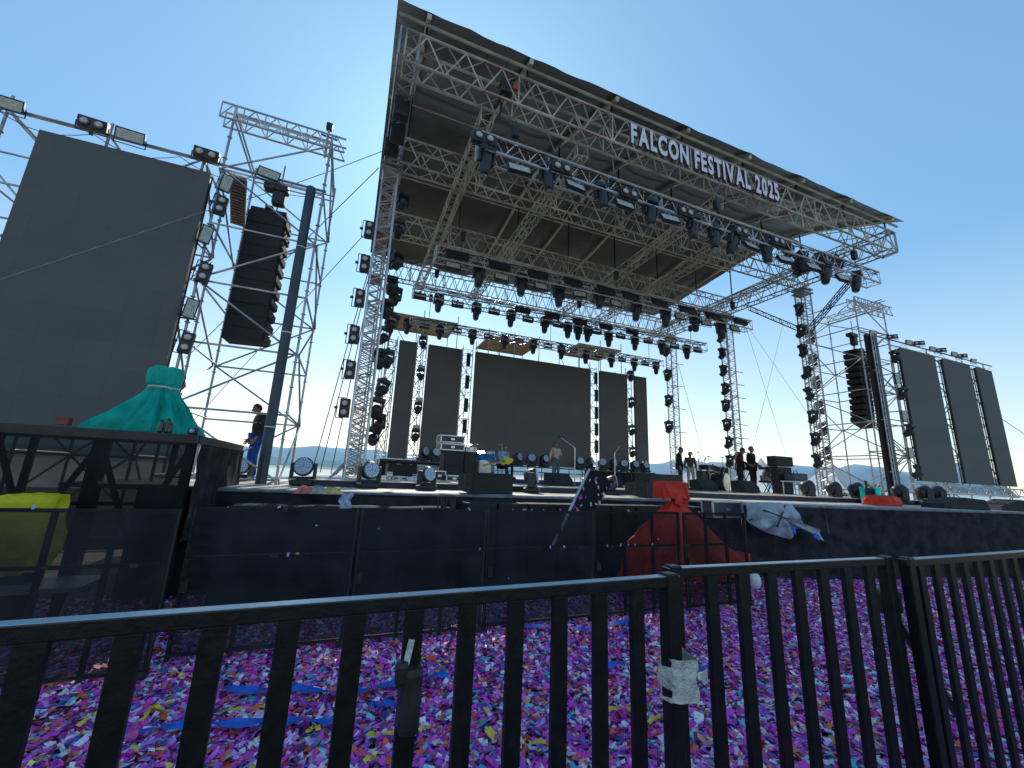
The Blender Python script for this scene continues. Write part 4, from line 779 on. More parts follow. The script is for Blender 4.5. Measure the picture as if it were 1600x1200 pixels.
def fn(u, v): x = 2.95*u; return (x, (.62-.64*min(1, v*2)) if v < .5 else -.02+.03*math.sin(x*7)*(v-.5), (1.27+.02*noise.noise(Vector((x*2, v, 0)))) if v < .5 else 1.27-(v-.5)*2*1.2)
MB().grid(fn, 40, 16).build('cloth', CLOTH, cv_, smooth=True)
t = thing('plastic_bag', 'crumpled blue and white bag hooked below the deck edge', 'bag', aty(540, 783, 6.4)); MB().grid(lambda u, v: (.16*(u-.5)+.02*math.sin(v*9), .03*math.sin(u*7), .22*(v-.5)+.02*noise.noise(Vector((u*5, v*5, 0)))), 8, 10).build('bag', mat('blue_white_bag', (.15, .3, .65), .4, 0, .4, 9, col2=(.6, .62, .68)), t, smooth=True)
# ------------------------------------------------------------------ deck gear
def wedge(label, px, py, Y, z, w_, h, d, rz_=0, grp='floor monitor wedges'):
    p = aty(px, py, Y); t = thing('monitor_wedge', label, 'speaker', (p.x, Y, z), rz=rz_, group=grp)
    MB().prism([(-d/2, 0), (d/2, 0), (d/2, h*.45), (d*.1, h), (-d/2, h*.95)], -w_/2, w_/2, 'x').build('cabinet', SPK, t)
    MB().bb(-w_/2+.03, w_/2-.03, d/2+.0, d/2+.008, .03, h*.40).build('grille', GRILL, t)
    MB().bb(-w_/2-.006, -w_/2+.004, -.10, .02, h*.38, h*.62).bb(w_/2-.004, w_/2+.006, -.10, .02, h*.38, h*.62).build('handle', BLK, t); return t
for lab, x, y, wd_, h, d, rz_ in [('large black front-fill speaker on the deck edge, left of the tilted cover', 2.45, 7.45, .86, .37, .55, R(12)), ('large black front-fill speaker on the deck edge beside the red tarpaulin', 6.3, 7.6, .84, .34, .55, R(10)), ('big black speaker cabinet lying behind the red-covered post', 7.75, 8.9, 1.15, .42, .5, R(4))]:
    t = thing('front_fill_speaker', lab, 'speaker', (x, y, DZ if y < 8.6 else RZ+.016), rz=rz_, group='front-fill speakers')
    MB().prism([(-d/2, .0), (d/2, .05), (d/2, h*.9), (-d/2, h)], -wd_/2, wd_/2, 'x').build('cabinet', SPK, t)
    MB().bb(-wd_/2+.02, wd_/2-.02, -d/2-.01, -d/2+.002, .02, h-.02).build('grille', GRILL, t)
    m = MB()
    for z in (.35, .62): m.bb(-wd_/2-.006, -wd_/2+.003, -.06, .02, h*z-.03, h*z+.05)
    m.build('handle', BLK, t)
W2 = RZ+.017
for lab, px, Y, wd_, h in [('grey monitor wedge at the feet of the standing central man', 872, 10.2, .62, .34), ('monitor wedge right of the central man, behind the tilted cover', 955, 10.8, .6, .33), ('monitor wedge at the left of the right-hand band area', 1100, 10.6, .72, .36), ('monitor wedge in front of the two standing musicians', 1164, 10.0, .68, .38)]:
    wedge(lab, px, 760, Y, W2, wd_, h, .5, rz_=R(180+rnd.uniform(-25, 25)))
for i, (px, py, Y) in enumerate([(377, 738, 10.2), (473, 743, 8.6), (577, 748, 8.3), (668, 748, 8.1)]):
    p = aty(px, py, Y); inst('wash', 'wash_light', '%s round-faced LED wash lamp from the left standing on the deck edge' % ORD[i], 'stage light', (p.x, Y, DZ), (0, 0, R([-8, -6, 22, 30][i])), [.95, 1.12, 1.08, .98][i], 'round LED wash lamps on the left deck edge')
for i, (px, Y, s) in enumerate([(833, 8.2, 1.15), (958, 8.4, 1.)]):
    p = aty(px, 755, Y); inst('wash', 'wash_light', ['white-faced wash lamp standing between the two front-fill speakers', 'pale wash lamp partly hidden behind the tilted black cover'][i], 'stage light', (p.x, Y, DZ), (0, 0, R(60)), s, 'round wash lamps mid deck')
for i, (px, Y) in enumerate([(1265, 7.9), (1306, 7.9), (1341, 7.7), (1408, 7.2), (1446, 7.0), (1466, 6.9)]):
    p = aty(px, 768, Y); inst('wash', 'wash_light', '%s round-faced wash lamp from the left on the right part of the deck' % ORD[i], 'stage light', (p.x, Y, DZ), (0, 0, R(55)), 1.25, 'round LED wash lamps on the right deck')
def boxpx(x0, y0, x1, y1, Y): a = aty(x0, y0, Y); b = aty(x1, y1, Y); return a.x, b.x, min(a.z, b.z), max(a.z, b.z)
def case(label, x0, y0, x1, y1, Y, d=.5, m=CASE, name='flight_case', z0=W2, cat='flight case', grp=None, rz_=0):
    xa, xb, za, zb = boxpx(x0, y0, x1, y1, Y); w_ = xb-xa; h = max(.1, zb-z0); t = thing(name, label, cat, ((xa+xb)/2, Y, z0), rz=rz_, group=grp)
    MB().bev((0, d/2, h/2), (w_-.01, d-.01, h-.01), .006).build('panel', m, t); e = MB(); r = .016
    for sx in (-1, 1):
        for yy in (0, d): e.bb(sx*w_/2-r, sx*w_/2+r, yy-r, yy+r, 0, h)
        for zz in (0, h): e.bb(sx*w_/2-r, sx*w_/2+r, 0, d, zz-r if zz else 0, zz+r if not zz else h)
    for zz in (r, h-r):
        for yy in (0, d): e.bb(-w_/2, w_/2, yy-r, yy+r, zz-r, zz+r)
    e.build('edging', ALU, t); MB().bb(-.05, .05, -.02, .0, h*.5-.03, h*.5+.03).build('latch', CHROME, t); return t
def cab(label, x0, y0, x1, y1, Y, d=.5, name='speaker_cabinet', z0=W2, cat='speaker', grp=None, split=1, rz_=0):
    xa, xb, za, zb = boxpx(x0, y0, x1, y1, Y); w_ = xb-xa; h = zb-z0; t = thing(name, label, cat, ((xa+xb)/2, Y, z0), rz=rz_, group=grp)
    MB().bev((0, d/2, h/2), (w_, d, h), .015).build('cabinet', SPK, t)
    for k in range(split): MB().bb(-w_/2+.03, w_/2-.03, -.012, .0, h*k/split+.03, h*(k+1)/split-.03).build('grille', GRILL, t)
    return t
c1 = cab('tall black amplifier stack at the left, topped with a flight case', 695, 704, 723, 746, 12, .6, split=2)
zt_ = W2+aty(705, 704, 12).z-W2
case('black rack case on top of the left amplifier stack, upper one', 690, 679, 725, 691, 12, .6, z0=aty(705, 692, 12).z, name='rack_case', cat='rack case', grp='rack cases on the left stack')
case('black rack case on top of the left amplifier stack, lower one', 690, 692, 725, 704, 12, .6, z0=aty(705, 704, 12).z+.002, name='rack_case', cat='rack case', grp='rack cases on the left stack')
cab('black speaker cabinet between the amplifier stack and the blue drums', 726, 706, 744, 743, 12.1, .5)
case('small pale crate on the speaker cabinet beside the blue drums', 729, 698, 744, 705, 12.1, .4, CASEW, z0=aty(735, 706, 12.1).z+.002, name='crate', cat='crate')
case('low silver-edged flight case in front of the amplifier stack', 698, 742, 722, 751, 10.9, .5)
case('upright silver-edged flight case left of the amplifier stack', 679, 735, 695, 755, 11.2, .5)
case('blue-grey flight case behind the fourth round wash lamp', 650, 741, 673, 755, 11.0, .5)
case('open pale blue road case at the rear left of the deck', 651, 726, 690, 741, 13.4, .5, CASEW)
cab('wide black covered cabinet under the left back screens', 607, 724, 650, 752, 13.2, .9)
case('small wooden box beside the black covered cabinet at left', 606, 737, 612, 746, 12.6, .2, WOOD, name='wooden_box', cat='box')
case('grey-blue toolbox on the deck near the front left tower', 614, 752, 634, 760, 9.9, .4, CASE, name='tool_box', cat='toolbox')
case('small silver rack unit beside the front left tower base', 592, 744, 606, 759, 9.9, .4, CASE, name='rack_unit', cat='rack')
for i, (px, py, h) in enumerate([(640, 757, .1), (648, 757, .12), (656, 757, .09)]): 
    p = aty(px, py, 9.6); t = thing('foot_pedal', '%s small effects box on the deck before the blue-grey flight case' % ['left', 'middle', 'right'][i], 'effects box', (p.x, 9.6, W2), group='effects boxes on the deck'); MB().bev((0, 0, h/2), (.12, .16, h), .015).build('box', CASEW, t); MB().lathe((0, 0, h), [(.02, 0), (.015, .02)], 10).build('knob', BLK, t)
# drum kits
def drumkit(label, p, s, shell, grp, rz_=0):
    t = thing('drum_kit', label, 'drum kit', p, rz=rz_, group=grp, sc_=s); rim = CHROME
    def drum(nm, c, r, h, M=None):
        d = MB().lathe(c, [(r, -h/2), (r, h/2)], 20, M=M).build(nm, shell, t, smooth=False)
        e = MB()
        for q in (-h/2, h/2): e.lathe(c, [(r*.97, q-.015), (r*1.05, q-.015), (r*1.05, q+.015), (r*.97, q+.015)], 20, M=M)
        e.build('rim', rim, d); MB().lathe(c, [(r*.96, h/2+.006), (r*.5, h/2+.010)], 20, M=M).build('drum_head', SPK if nm == 'bass_drum' else SPK, d)
    drum('bass_drum', Vector((0, 0, .29)), .28, .42, Matrix.Rotation(R(90), 4, 'X'))
    drum('tom', Vector((-.17, .05, .74)), .15, .2, Matrix.Rotation(R(22), 4, 'X')); drum('tom', Vector((.17, .05, .74)), .15, .2, Matrix.Rotation(R(22), 4, 'X'))
    drum('floor_tom', Vector((-.52, .35, .48)), .2, .34); drum('snare', Vector((.42, .38, .60)), .17, .13)
    for x, y, z in ((-.52, .12, 1.12), (.55, .1, 1.15), (.7, .45, .88)):
        MB().path([(x, y, 0), (x, y, z)], .012).path([(x, y, .3), (x-.2, y-.1, 0)], .01).path([(x, y, .3), (x+.2, y-.1, 0)], .01).path([(x, y, .3), (x, y+.22, 0)], .01).build('cymbal_stand', CHROME, t)
        MB().lathe((x, y, z), [(.19, -.012), (.05, .004), (.02, .02)], 20, M=Matrix.Rotation(R(14), 4, 'X')).build('cymbal', BRASS, t)
    return t
p = aty(757, 740, 12.3); drumkit('blue drum kit with chrome stands on the dark riser', (p.x, 12.3, W2+.12), .92, BLUEP, 'drum kits', rz_=R(-35))
m = thing('drum_riser', 'low dark riser carrying the blue drum kit and seated player', 'riser', (p.x+.5, 11.9, W2)); MB().bb(-1.4, 2.8, -.4, 1.9, 0, .10).build('base', RISER, m); MB().bb(-1.4, 2.8, -.4, 1.9, .101, .118).build('top', CASE, m)
p = aty(1126, 760, 12.0); drumkit('black drum kit on the right side of the stage behind a black sheet', (p.x, 12.0, W2), 1.12, mat('black_drum_shell', (.03, .025, .03), .3, 0, .2, 9), 'drum kits', rz_=R(20))
# right gear
cab('tall speaker stack base at the right of the band', 1214, 729, 1241, 772, 9.9, .25); cab('wide speaker box on top of the right speaker stack', 1210, 712, 1240, 728.5, 9.9, .3, z0=aty(1220, 728.5, 9.9).z+.01)
cab('brown-black speaker cabinet behind the right drum kit', 1105, 726, 1122, 755, 13.2, .5); cab('small amplifier right of the speaker cabinet behind the black drums', 1126, 730, 1139, 741, 12.9, .4, z0=W2)
t = thing('folding_table', 'small white folding table with gear beside the right speaker stack', 'table', atz(1246, 772, W2+.001)); t.location = (aty(1246, 768, 9.6).x, 9.6, W2); MB().bb(-.42, .42, -.25, .25, .40, .44).build('tabletop', WHITE, t)
for a, b in ((-1, -1), (1, -1), (1, 1), (-1, 1)): MB().tube((a*.38, b*.2, 0), (a*.38, b*.2, .4), .02).build('leg', WHITE, t)
o = thing('equipment_bag', 'dark gear bag on the white folding table', 'bag', (t.location.x, 9.6, W2+.442)); MB().bev((0, 0, .13), (.7, .36, .26), .06).build('bag', CASE, o); MB().path([(-.12, 0, .26), (-.06, 0, .34), (.06, 0, .34), (.12, 0, .26)], .012).build('handle', BLK, o)
def kbd(label, px, Y, n=1, w_=1.0):
    p = aty(px, 755, Y); t = thing('keyboard', label, 'keyboard', (p.x, Y, W2), group='keyboards'); MB().bev((0, 0, .86), (w_, .3, .09), .015).build('body', DARK, t); MB().bb(-w_/2+.04, w_/2-.04, -.15, -.02, .905, .915).build('keys', WHITE, t)
    MB().tube((-w_*.35, 0, 0), (w_*.3, 0, .81), .018).tube((w_*.35, 0, 0), (-w_*.3, 0, .81), .018).build('stand', BLK, t)
kbd('dark keyboard on a crossed stand before the musician in blue', 1208, 10.6); kbd('keyboard in front of the two standing musicians', 1166, 11.6, w_=.9)
def mic(label, px, Y, h, boom=True, grp='microphone stands', d=1):
    p = aty(px, 750, Y); t = thing('microphone_stand', label, 'microphone stand', (p.x, Y, W2), group=grp); MB().tube((0, 0, 0), (0, 0, h), .013).build('pole', CHROME, t)
    MB().lathe((0, 0, 0), [(.13, 0), (.12, .02), (.02, .03)], 14).build('base', BLK, t)
    if boom: MB().tube((0, 0, h), (-.5*d, 0, h+.28), .009).build('boom', CHROME, t); MB().tube((-.5*d, 0, h+.28), (-.6*d, 0, h+.33), .024).build('microphone', BLK, t)
    else: MB().tube((0, 0, h), (0, -.05, h+.14), .022).build('microphone', BLK, t)
mic('chrome microphone stand with long boom right of the central man', 898, 11.2, 1.15); mic('straight microphone stand behind the tilted black cover', 961, 11.4, 1.1, True, d=-.5); mic('microphone stand with white sheet beside the black drum kit', 1149, 10.4, 1.1, False)
for i, (px, h) in enumerate([(1088, 1.2), (1093, 1.15), (1098, 1.25), (1103, 1.2)]): mic('%s of four slim stands clustered left of the right speaker cabinet' % ORD[i], px, 13.6, h, i % 2 == 0, 'four slim stands', d=.3)
# back rail with lamps
bl = thing('backline_platform', 'long low black platform and rail below the back video walls', 'platform', (1.2, 17.0, W2)); zr = 2.27-W2
MB().bb(0, 13.4, 0, .5, zr-.05, zr).build('top', BLK, bl); m = MB()
for k in range(20): m.tube((.02+k*.70, .0, 0), (.02+k*.70, .0, zr+.0), .022)
m.tube((0, 0, zr-.25), (13.4, 0, zr-.25), .018); m.build('legs', BLK, bl)
MB().bb(0, 3.1, .06, .09, 0, zr-.06).build('cloth_front', CLOTH, bl); MB().bb(9.3, 13.4, .06, .09, 0, zr-.06).build('cloth_front', CLOTH, bl)
P = [662, 681, 810, 831, 851, 906, 923, 942, 959, 975, 992, 1008]
for i, px in enumerate(P):
    p = aty(px, 716, 17.2); inst('wash', 'moving_head_light', '%s dark lamp from the left standing on the back rail below the screens' % ORD[i], 'stage light', (p.x, 17.2, 2.275), (0, 0, rnd.uniform(-.8, .8)), 1.25, 'lamps on the back rail')
# tilted black cover on a pole
q0 = aty(889, 800, 5.75); q1 = aty(921, 733, 5.75); tc_ = thing('covered_pole', 'tilted black cloth cover dotted with confetti, leaning on a pale pole', 'cover', (q0.x-.12, 5.75, 0)); o_ = tc_.location.copy()
d_ = (q1-q0).normalized(); s_ = Vector((.78, 0, -.22))
MB().tube(q0-o_-d_*.55, q1-o_, .022, 8).build('pole', mat('pale_pole', (.45, .47, .5), .4, .2, .1, 9), tc_)
def fn(u, v):
    L_ = (q1-q0).length; w_ = .09+.27*min(1, v*1.5)*(1-.15*v); a = (u-.5)*math.pi; base = q0-o_+d_*(L_*v*.98-.05)
    return base+Vector((.02, 0, 0))+Vector((.46*(.5+.5*math.sin(a))*(.8+.2*v), -.14*math.cos(a)*(.5+.5*v)-.02*noise.noise(Vector((u*5, v*5, 3))), -.14*(.5+.5*math.sin(a))*(v)))
MB().grid(fn, 24, 20).build('cover', mat('deep_black_cover', (.008, .008, .010), .9, 0, .2, 6), tc_, smooth=True)
m = {}
for k in range(26):
    u = rnd.random(); v = rnd.random(); p = fn(u, v)+Vector((0, -.02, 0)); c = rnd.choice(['orange', 'lilac', 'pale', 'purple']); mm = MB(); s = rnd.uniform(.014, .034); a = rnd.uniform(0, 3)
    e1_ = Vector((math.cos(a), 0, math.sin(a)))*s; e2_ = Vector((-math.sin(a), -.3, math.cos(a)))*s*.6; mm.add([p-e1_-e2_, p+e1_-e2_, p+e1_+e2_, p-e1_+e2_], [(0, 1, 2, 3)]); mm.build('confetti_scrap', dyed(c+'_scrap', dict(orange=(.75, .3, .2), lilac=(.5, .35, .8), pale=(.7, .68, .7), purple=(.4, .08, .6))[c]), tc_)
# red tarpaulin figure behind the fence
Yr = 5.72; c = aty(1055, 850, Yr); rt_ = thing('red_covered_camera', 'tall camera stand wrapped in red tarpaulin behind the fence', 'covered camera', (c.x, Yr, 0)); f_ = lambda px, py: (aty(px, py, Yr).x-c.x, aty(px, py, Yr).z)
def ring(xl, xr, py, d, fo): a = f_(xl, py); b = f_(xr, py); return (a[1] if py else 0, (b[0]-a[0])/2, d, (a[0]+b[0])/2, 0, fo)
drape(rt_, 'tarpaulin', RED, [ring(985, 1150, 905, .38, 1), ring(990, 1140, 875, .4, 1), ring(998, 1120, 850, .36, .9), ring(1012, 1098, 822, .28, .7), ring(1032, 1077, 798, .17, .4), ring(1043, 1066, 788, .1, .3), ring(1040, 1068, 784, .14, .3)], folds=6, amp=.15, seed=9)
hb_ = boxpx(1026, 752, 1070, 775, Yr)
def fn(u, v):
    a = u*2*math.pi; cx = (hb_[0]+hb_[1])/2-c.x; w_ = (hb_[1]-hb_[0])/2; sh = lambda t: math.copysign(abs(t)**.35, t); z = hb_[2]-.12*(1 if math.cos(a) > -.2 else 0)*0-.05+(hb_[3]-hb_[2]+.05)*min(1, v*1.25)
    k = 1-.0*v if v < .8 else 1-(v-.8)*4.6
    return (cx+w_*sh(math.cos(a))*k*(1+.05*noise.noise(Vector((a, v*3, 1))))+.015*math.sin(a*9+v*5), .14*sh(math.sin(a))*k*(1+.1*math.sin(a*8+v*9)), z+.02*noise.noise(Vector((a*2, v*2, 7))))
MB().grid(fn, 64, 18).build('hood', RED, rt_, smooth=True)
lp = boxpx(1046, 772, 1071, 790, Yr)
MB().grid(lambda u, v: (lp[0]-c.x+(lp[1]-lp[0])*u*(1-.15*v), -.12-.03*math.sin(u*6), lp[3]+.03-(lp[3]-lp[2]+.05)*v*(1 if u > .2 else .8)), 10, 8).build('flap', RED, rt_, smooth=True)
MB().tube((0, 0, 0), (0, 0, 1.7), .04).build('stand', BLK, rt_)
rl = boxpx(1100, 850, 1172, 880, Yr+.1)
MB().grid(lambda u, v: (rl[0]-c.x+(rl[1]-rl[0])*u, .05+.05*math.sin(u*7), (rl[3]-.02-(.16*u))+(-.5+.15*u)*v+.02*noise.noise(Vector((u*5, v*4, 0)))), 16, 10).build('trailing_sheet', RED, rt_, smooth=True)
# silver case and grey tarpaulin at the deck corner
case('silver flight case standing at the deck corner beside the grey tarpaulin', 1113, 782, 1160, 803, 6.0, .25, CASE, z0=1.20)
t = thing('case_stand', 'black cube under the silver flight case', 'box', (aty(1137, 800, 6.0).x, 6.2, 0)); MB().bev((0, 0, .595), (.7, .3, 1.19), .02).build('box', CLOTH, t)
g0 = aty(1215, 800, 5.95); gt = thing('grey_tarpaulin', 'crumpled grey-blue tarpaulin tied with black straps over gear at the deck corner', 'tarpaulin', (g0.x, 5.95, 0))
OUT = [(1160, 786), (1200, 784), (1238, 788), (1246, 812), (1262, 824), (1280, 828), (1281, 845), (1268, 838), (1255, 826), (1236, 826), (1230, 842), (1215, 838), (1196, 832), (1180, 826), (1164, 812)]
ow = [aty(x, y, 5.8)-gt.location for x, y in OUT]; cen = aty(1208, 806, 5.8)-gt.location
def fn(u, v):
    f = u*len(ow); i = int(f) % len(ow); a = ow[i].lerp(ow[(i+1) % len(ow)], f-int(f)); p = cen.lerp(a, v); p = p.copy()
    p.y += -.16*math.sqrt(max(0, 1-v*v*.9))+.05*noise.noise(Vector((p.x*5, p.z*5, 0)))+.03*math.sin(u*2*math.pi*9)*v; return p
MB().grid(fn, 90, 14).build('sheet', GREY, gt, smooth=True)
m = MB().path([fn(.93, .97)+Vector((0, -.03, 0)), fn(0, .5)+Vector((0, -.02, 0)), fn(0, .02)+Vector((0, -.03, 0)), fn(.25, .9)+Vector((0, -.03, 0))], .012); m.path([fn(.1, .9)+Vector((0, -.03, 0)), fn(0, .02)+Vector((0, -.035, 0)), fn(.8, .6)+Vector((0, -.03, 0))], .012); m.build('strap', BLK, gt)
bt = MB()
for u in (.62, .42): q = fn(u, .75)+Vector((0, -.025, 0)); bt.grid(lambda a, b, q=q: (q.x+.16*(a-.5), q.y-.02*math.sin(a*3), q.z+.10*(b-.5)-.06*a), 6, 4)
bt.build('blue_patch', SB, gt)
t = thing('white_ball_lamp', 'rounded white lamp housing on the ground beside the red tarpaulin', 'lamp', atz(1178, 922, .0)); MB().ell((0, 0, .16), (.13, .13, .16), 14, 10).build('shell', WHITE, t, smooth=True); MB().path([(.0, 0, .3), (-.02, 0, .45), (.12, 0, .52), (.3, 0, .5)], .012).build('cable', BLK, t)
# red cover and teal sheet on right deck, rear wedges
p = aty(1377, 778, 6.5); t = thing('red_covered_box', 'low box under bright red tarpaulin on the right part of the deck', 'covered box', (p.x, 6.5, DZ))
drape(t, 'tarpaulin', RED, [(0, .56, .3, 0, 0, 1), (.1, .54, .29, 0, 0, .6), (.2, .52, .27, 0, 0, .3), (.24, .42, .2, 0, 0, .2)], folds=8, amp=.04, seed=4)
for i, (px, pw) in enumerate([(1349, .10), (1374, .14)]):
    p = aty(px, 773, 6.95); t = thing('teal_cloth', ['upright teal cloth strip left of the red covered box', 'teal cloth piece showing behind the red covered box'][i], 'cloth', (p.x, 6.95, DZ), group='teal cloths by the red covered box'); MB().grid(lambda u, v: (pw*(u-.5)*2, .04*math.sin(u*9), .42*v+.02*math.sin(u*5)), 10, 6).build('cloth', TEAL, t, smooth=True)
t = thing('equipment_bag', 'black bag behind the red covered box on the right deck', 'bag', (aty(1362, 770, 7.2).x, 7.2, DZ)); MB().ell((0, 0, .2), (.34, .22, .24), 14, 8).build('bag', CLOTH, t, smooth=True); MB().tube((-.2, 0, .3), (-.2, 0, .62), .03).build('handle', BLK, t)
for i, (px, Y, w_) in enumerate([(1491, 5.75, 1.35), (1573, 5.4, 1.2)]):
    p = aty(px, 786, Y); t = thing('slanted_speaker', ['wider black slanted box on the right deck below the side screens', 'black slanted box on the right deck near the picture edge'][i], 'speaker', (p.x, Y, DZ), rz=R(-14), group='black slanted boxes on the right deck'); MB().prism([(-w_/2, 0), (w_/2, 0), (w_/2-.1, .24), (0, .28), (-w_/2+.05, .12)], -.25, .25).build('cabinet', SPK, t); MB().bb(-w_/2+.2, w_/2-.2, -.262, -.25, .03, .11).build('grille', GRILL, t)
for i, (px, Y) in enumerate([(800, 13.5), (1012, 12.5)]): pass
t = thing('gear_shelf', 'small green tarpaulin heap on the ground beyond the left tower', 'tarpaulin', atz(519, 754, .6)); t.location = (aty(519, 752, 15.5).x, 15.5, .0); MB().grid(lambda u, v: (.9*(u-.5)*2, .5*(v-.5)*2, 1.05+.5*math.sin(math.pi*u)*math.sin(math.pi*v)), 12, 8).build('sheet', CLOTH, t, smooth=True); MB().bb(-.6, .0, -.52, .5, .7, 1.2).build('bin', mat('green_bin', (.03, .3, .22), .6), t)
# ------------------------------------------------------------------ people
def skin_mesh(nodes, edges, lvl=1):
    me = bpy.data.meshes.new('b'); me.from_pydata([n[0] for n in nodes], edges, []); ob = bpy.data.objects.new('b', me); COL.objects.link(ob)
    md = ob.modifiers.new('s', 'SKIN'); md.use_smooth_shade = True
    for i, n_ in enumerate(nodes): me.skin_vertices[0].data[i].radius = (n_[1], n_[1] if len(n_) < 3 else n_[2])
    me.skin_vertices[0].data[0].use_root = True
    s2 = ob.modifiers.new('u', 'SUBSURF'); s2.levels = lvl; s2.render_levels = lvl
    dg = bpy.context.evaluated_depsgraph_get(); r = bpy.data.meshes.new_from_object(ob.evaluated_get(dg)); bpy.data.objects.remove(ob); return r
POSE = dict(pelvis=(0, 0, .96), waist=(0, 0, 1.08), chest=(0, 0, 1.30), neck=(0, -.01, 1.46), head=(0, -.02, 1.60),
            shl=(-.18, 0, 1.41), shr=(.18, 0, 1.41), ell=(-.24, .02, 1.13), elr=(.24, .02, 1.13), wrl=(-.25, -.05, .90), wrr=(.25, -.05, .90),
            hil=(-.09, 0, .93), hir=(.09, 0, .93), knl=(-.11, -.03, .51), knr=(.11, -.03, .51), anl=(-.12, .02, .08), anr=(.12, .02, .08), tol=(-.13, -.14, .03), tor=(.13, -.14, .03))
def person(label, loc, rz_, pose, shirt, trousers, s=1., hair=HAIR, sleeves=True, cap=None):
    P_ = {k: Vector(v) for k, v in {**POSE, **pose}.items()}; t = thing('person', label, 'person', loc, rz=rz_, sc_=s)
    nodes = []; edges = []; ix = {}
    def nd(k, p, r, par=None): ix[k] = len(nodes); nodes.append((tuple(p), r)); (edges.append((ix[par], ix[k])) if par else None)
    nd('pelvis', P_['pelvis'], .125); nd('waist', P_['waist'], .115, 'pelvis'); nd('chest', P_['chest'], .135, 'waist'); nd('neck', P_['neck'], .05, 'chest'); nd('skull', P_['neck'].lerp(P_['head'], .55), .055, 'neck')
    for c in 'lr':
        nd('sh'+c, P_['sh'+c], .06, 'chest'); nd('el'+c, P_['el'+c], .042, 'sh'+c); nd('wr'+c, P_['wr'+c], .028, 'el'+c)
        d = (P_['wr'+c]-P_['el'+c]).normalized(); sd = d.orthogonal().normalized(); sd = Vector((0, 1, 0)).cross(d).normalized() if abs(d.y) < .9 else sd; ot = d.cross(sd)
        pc = P_['wr'+c]+d*.06; nd('pa'+c, pc, .034, 'wr'+c)
        for q, (o_, l_) in enumerate(((-.030, .062), (-.010, .072), (.010, .068), (.028, .052))):
            k1 = 'f%d%s' % (q, c); nd(k1, pc+ot*o_+d*.035, .010, 'pa'+c); nd(k1+'b', pc+ot*o_+d*(.035+l_*.6)+sd*.012, .0085, k1); nd(k1+'c', pc+ot*o_*1.05+d*(.03+l_)+sd*.034, .0075, k1+'b')
        nd('th'+c, pc+ot*(-.045)-d*.01+sd*.01, .012, 'pa'+c); nd('th2'+c, pc+ot*(-.062)+d*.03+sd*.022, .009, 'th'+c)
        nd('hi'+c, P_['hi'+c], .10, 'pelvis'); nd('kn'+c, P_['kn'+c], .06, 'hi'+c); nd('an'+c, P_['an'+c], .038, 'kn'+c); nd('to'+c, P_['to'+c], .034, 'an'+c)
    me = skin_mesh(nodes, edges); bm = bmesh.new(); bm.from_mesh(me)
    H = P_['head']; ax = (P_['head']-P_['neck']).normalized(); rot = Vector((0, 0, 1)).rotation_difference((ax+Vector((0, 0, 1.0))).normalized()).to_matrix()
    def e(c, r, u=14, v=10): bmesh.ops.create_uvsphere(bm, u_segments=u, v_segments=v, radius=1, matrix=Matrix.Translation(H+rot @ Vector(c)) @ rot.to_4x4() @ Matrix.Diagonal((*r, 1)))
    e((0, 0, .01), (.074, .092, .112)); e((0, -.03, -.055), (.052, .06, .055)); e((0, -.096, -.008), (.014, .022, .02), 8, 6); e((0, -.085, -.045), (.024, .010, .008), 8, 6)
    for sx in (-1, 1): e((sx*.076, .005, 0), (.010, .022, .03), 8, 6); e((sx*.028, -.084, .018), (.012, .008, .008), 8, 6)
    bm.to_mesh(me); bm.free(); me.name = 'body'; me.materials.clear(); me.materials.append(SKIN)
    for p in me.polygons: p.use_smooth = True
    ob = bpy.data.objects.new('body', me); COL.objects.link(ob); ob.parent = t
    def cloth(nm, ks, m, g=1.18):
        nn = [(nodes[ix[k]][0], nodes[ix[k]][1]*r) for k, r, _ in ks]; idx = {k: i for i, (k, _, _) in enumerate(ks)}; ee = [(idx[p], idx[k]) for k, _, p in ks if p]
        for k, ii, fr, r in (('wr', 0, 0, 0),): pass
        mm = skin_mesh(nn, ee); mm.name = nm; mm.materials.clear(); mm.materials.append(m)
        for p in mm.polygons: p.use_smooth = True
        o2 = bpy.data.objects.new(nm, mm); COL.objects.link(o2); o2.parent = t
    for c in 'lr': nodes.append((tuple(P_['el'+c].lerp(P_['wr'+c], .85 if sleeves else -.1)), .040 if sleeves else .05)); ix['cu'+c] = len(nodes)-1; nodes.append((tuple(P_['an'+c]+Vector((0, 0, .0))), .055)); ix['hm'+c] = len(nodes)-1
    nodes.append((tuple(P_['pelvis']-(P_['waist']-P_['pelvis']).normalized()*.05), .13)); ix['hem'] = len(nodes)-1
    nodes.append((tuple(P_['chest'].lerp(P_['neck'], .72)), .075)); ix['col'] = len(nodes)-1
    sh = [('hem', 1.2, None), ('waist', 1.22, 'hem'), ('chest', 1.17, 'waist'), ('col', 1.0, 'chest')]
    for c in 'lr': sh += [('sh'+c, 1.22, 'chest'), ('el'+c, 1.25, 'sh'+c), ('cu'+c, 1.1, 'el'+c)] if sleeves else [('sh'+c, 1.22, 'chest'), ('cu'+c, 1.15, 'sh'+c)]
    cloth('shirt', sh, shirt)
    cloth('trousers', [('pelvis', 1.12, None)]+sum([[('hi'+c, 1.04, 'pelvis'), ('kn'+c, 1.12, 'hi'+c), ('hm'+c, 1.0, 'kn'+c)] for c in 'lr'], []), trousers)
    m = MB()
    for c in 'lr': d = (P_['to'+c]-P_['an'+c]); m.ell(P_['an'+c].lerp(P_['to'+c], .55)-Vector((0, 0, .012)), (.048, .125, .05), 10, 7, Vector((0, -1, 0)).rotation_difference(Vector((d.x, d.y, 0)).normalized()).to_matrix())
    m.build('shoes', BLK, t, smooth=True)
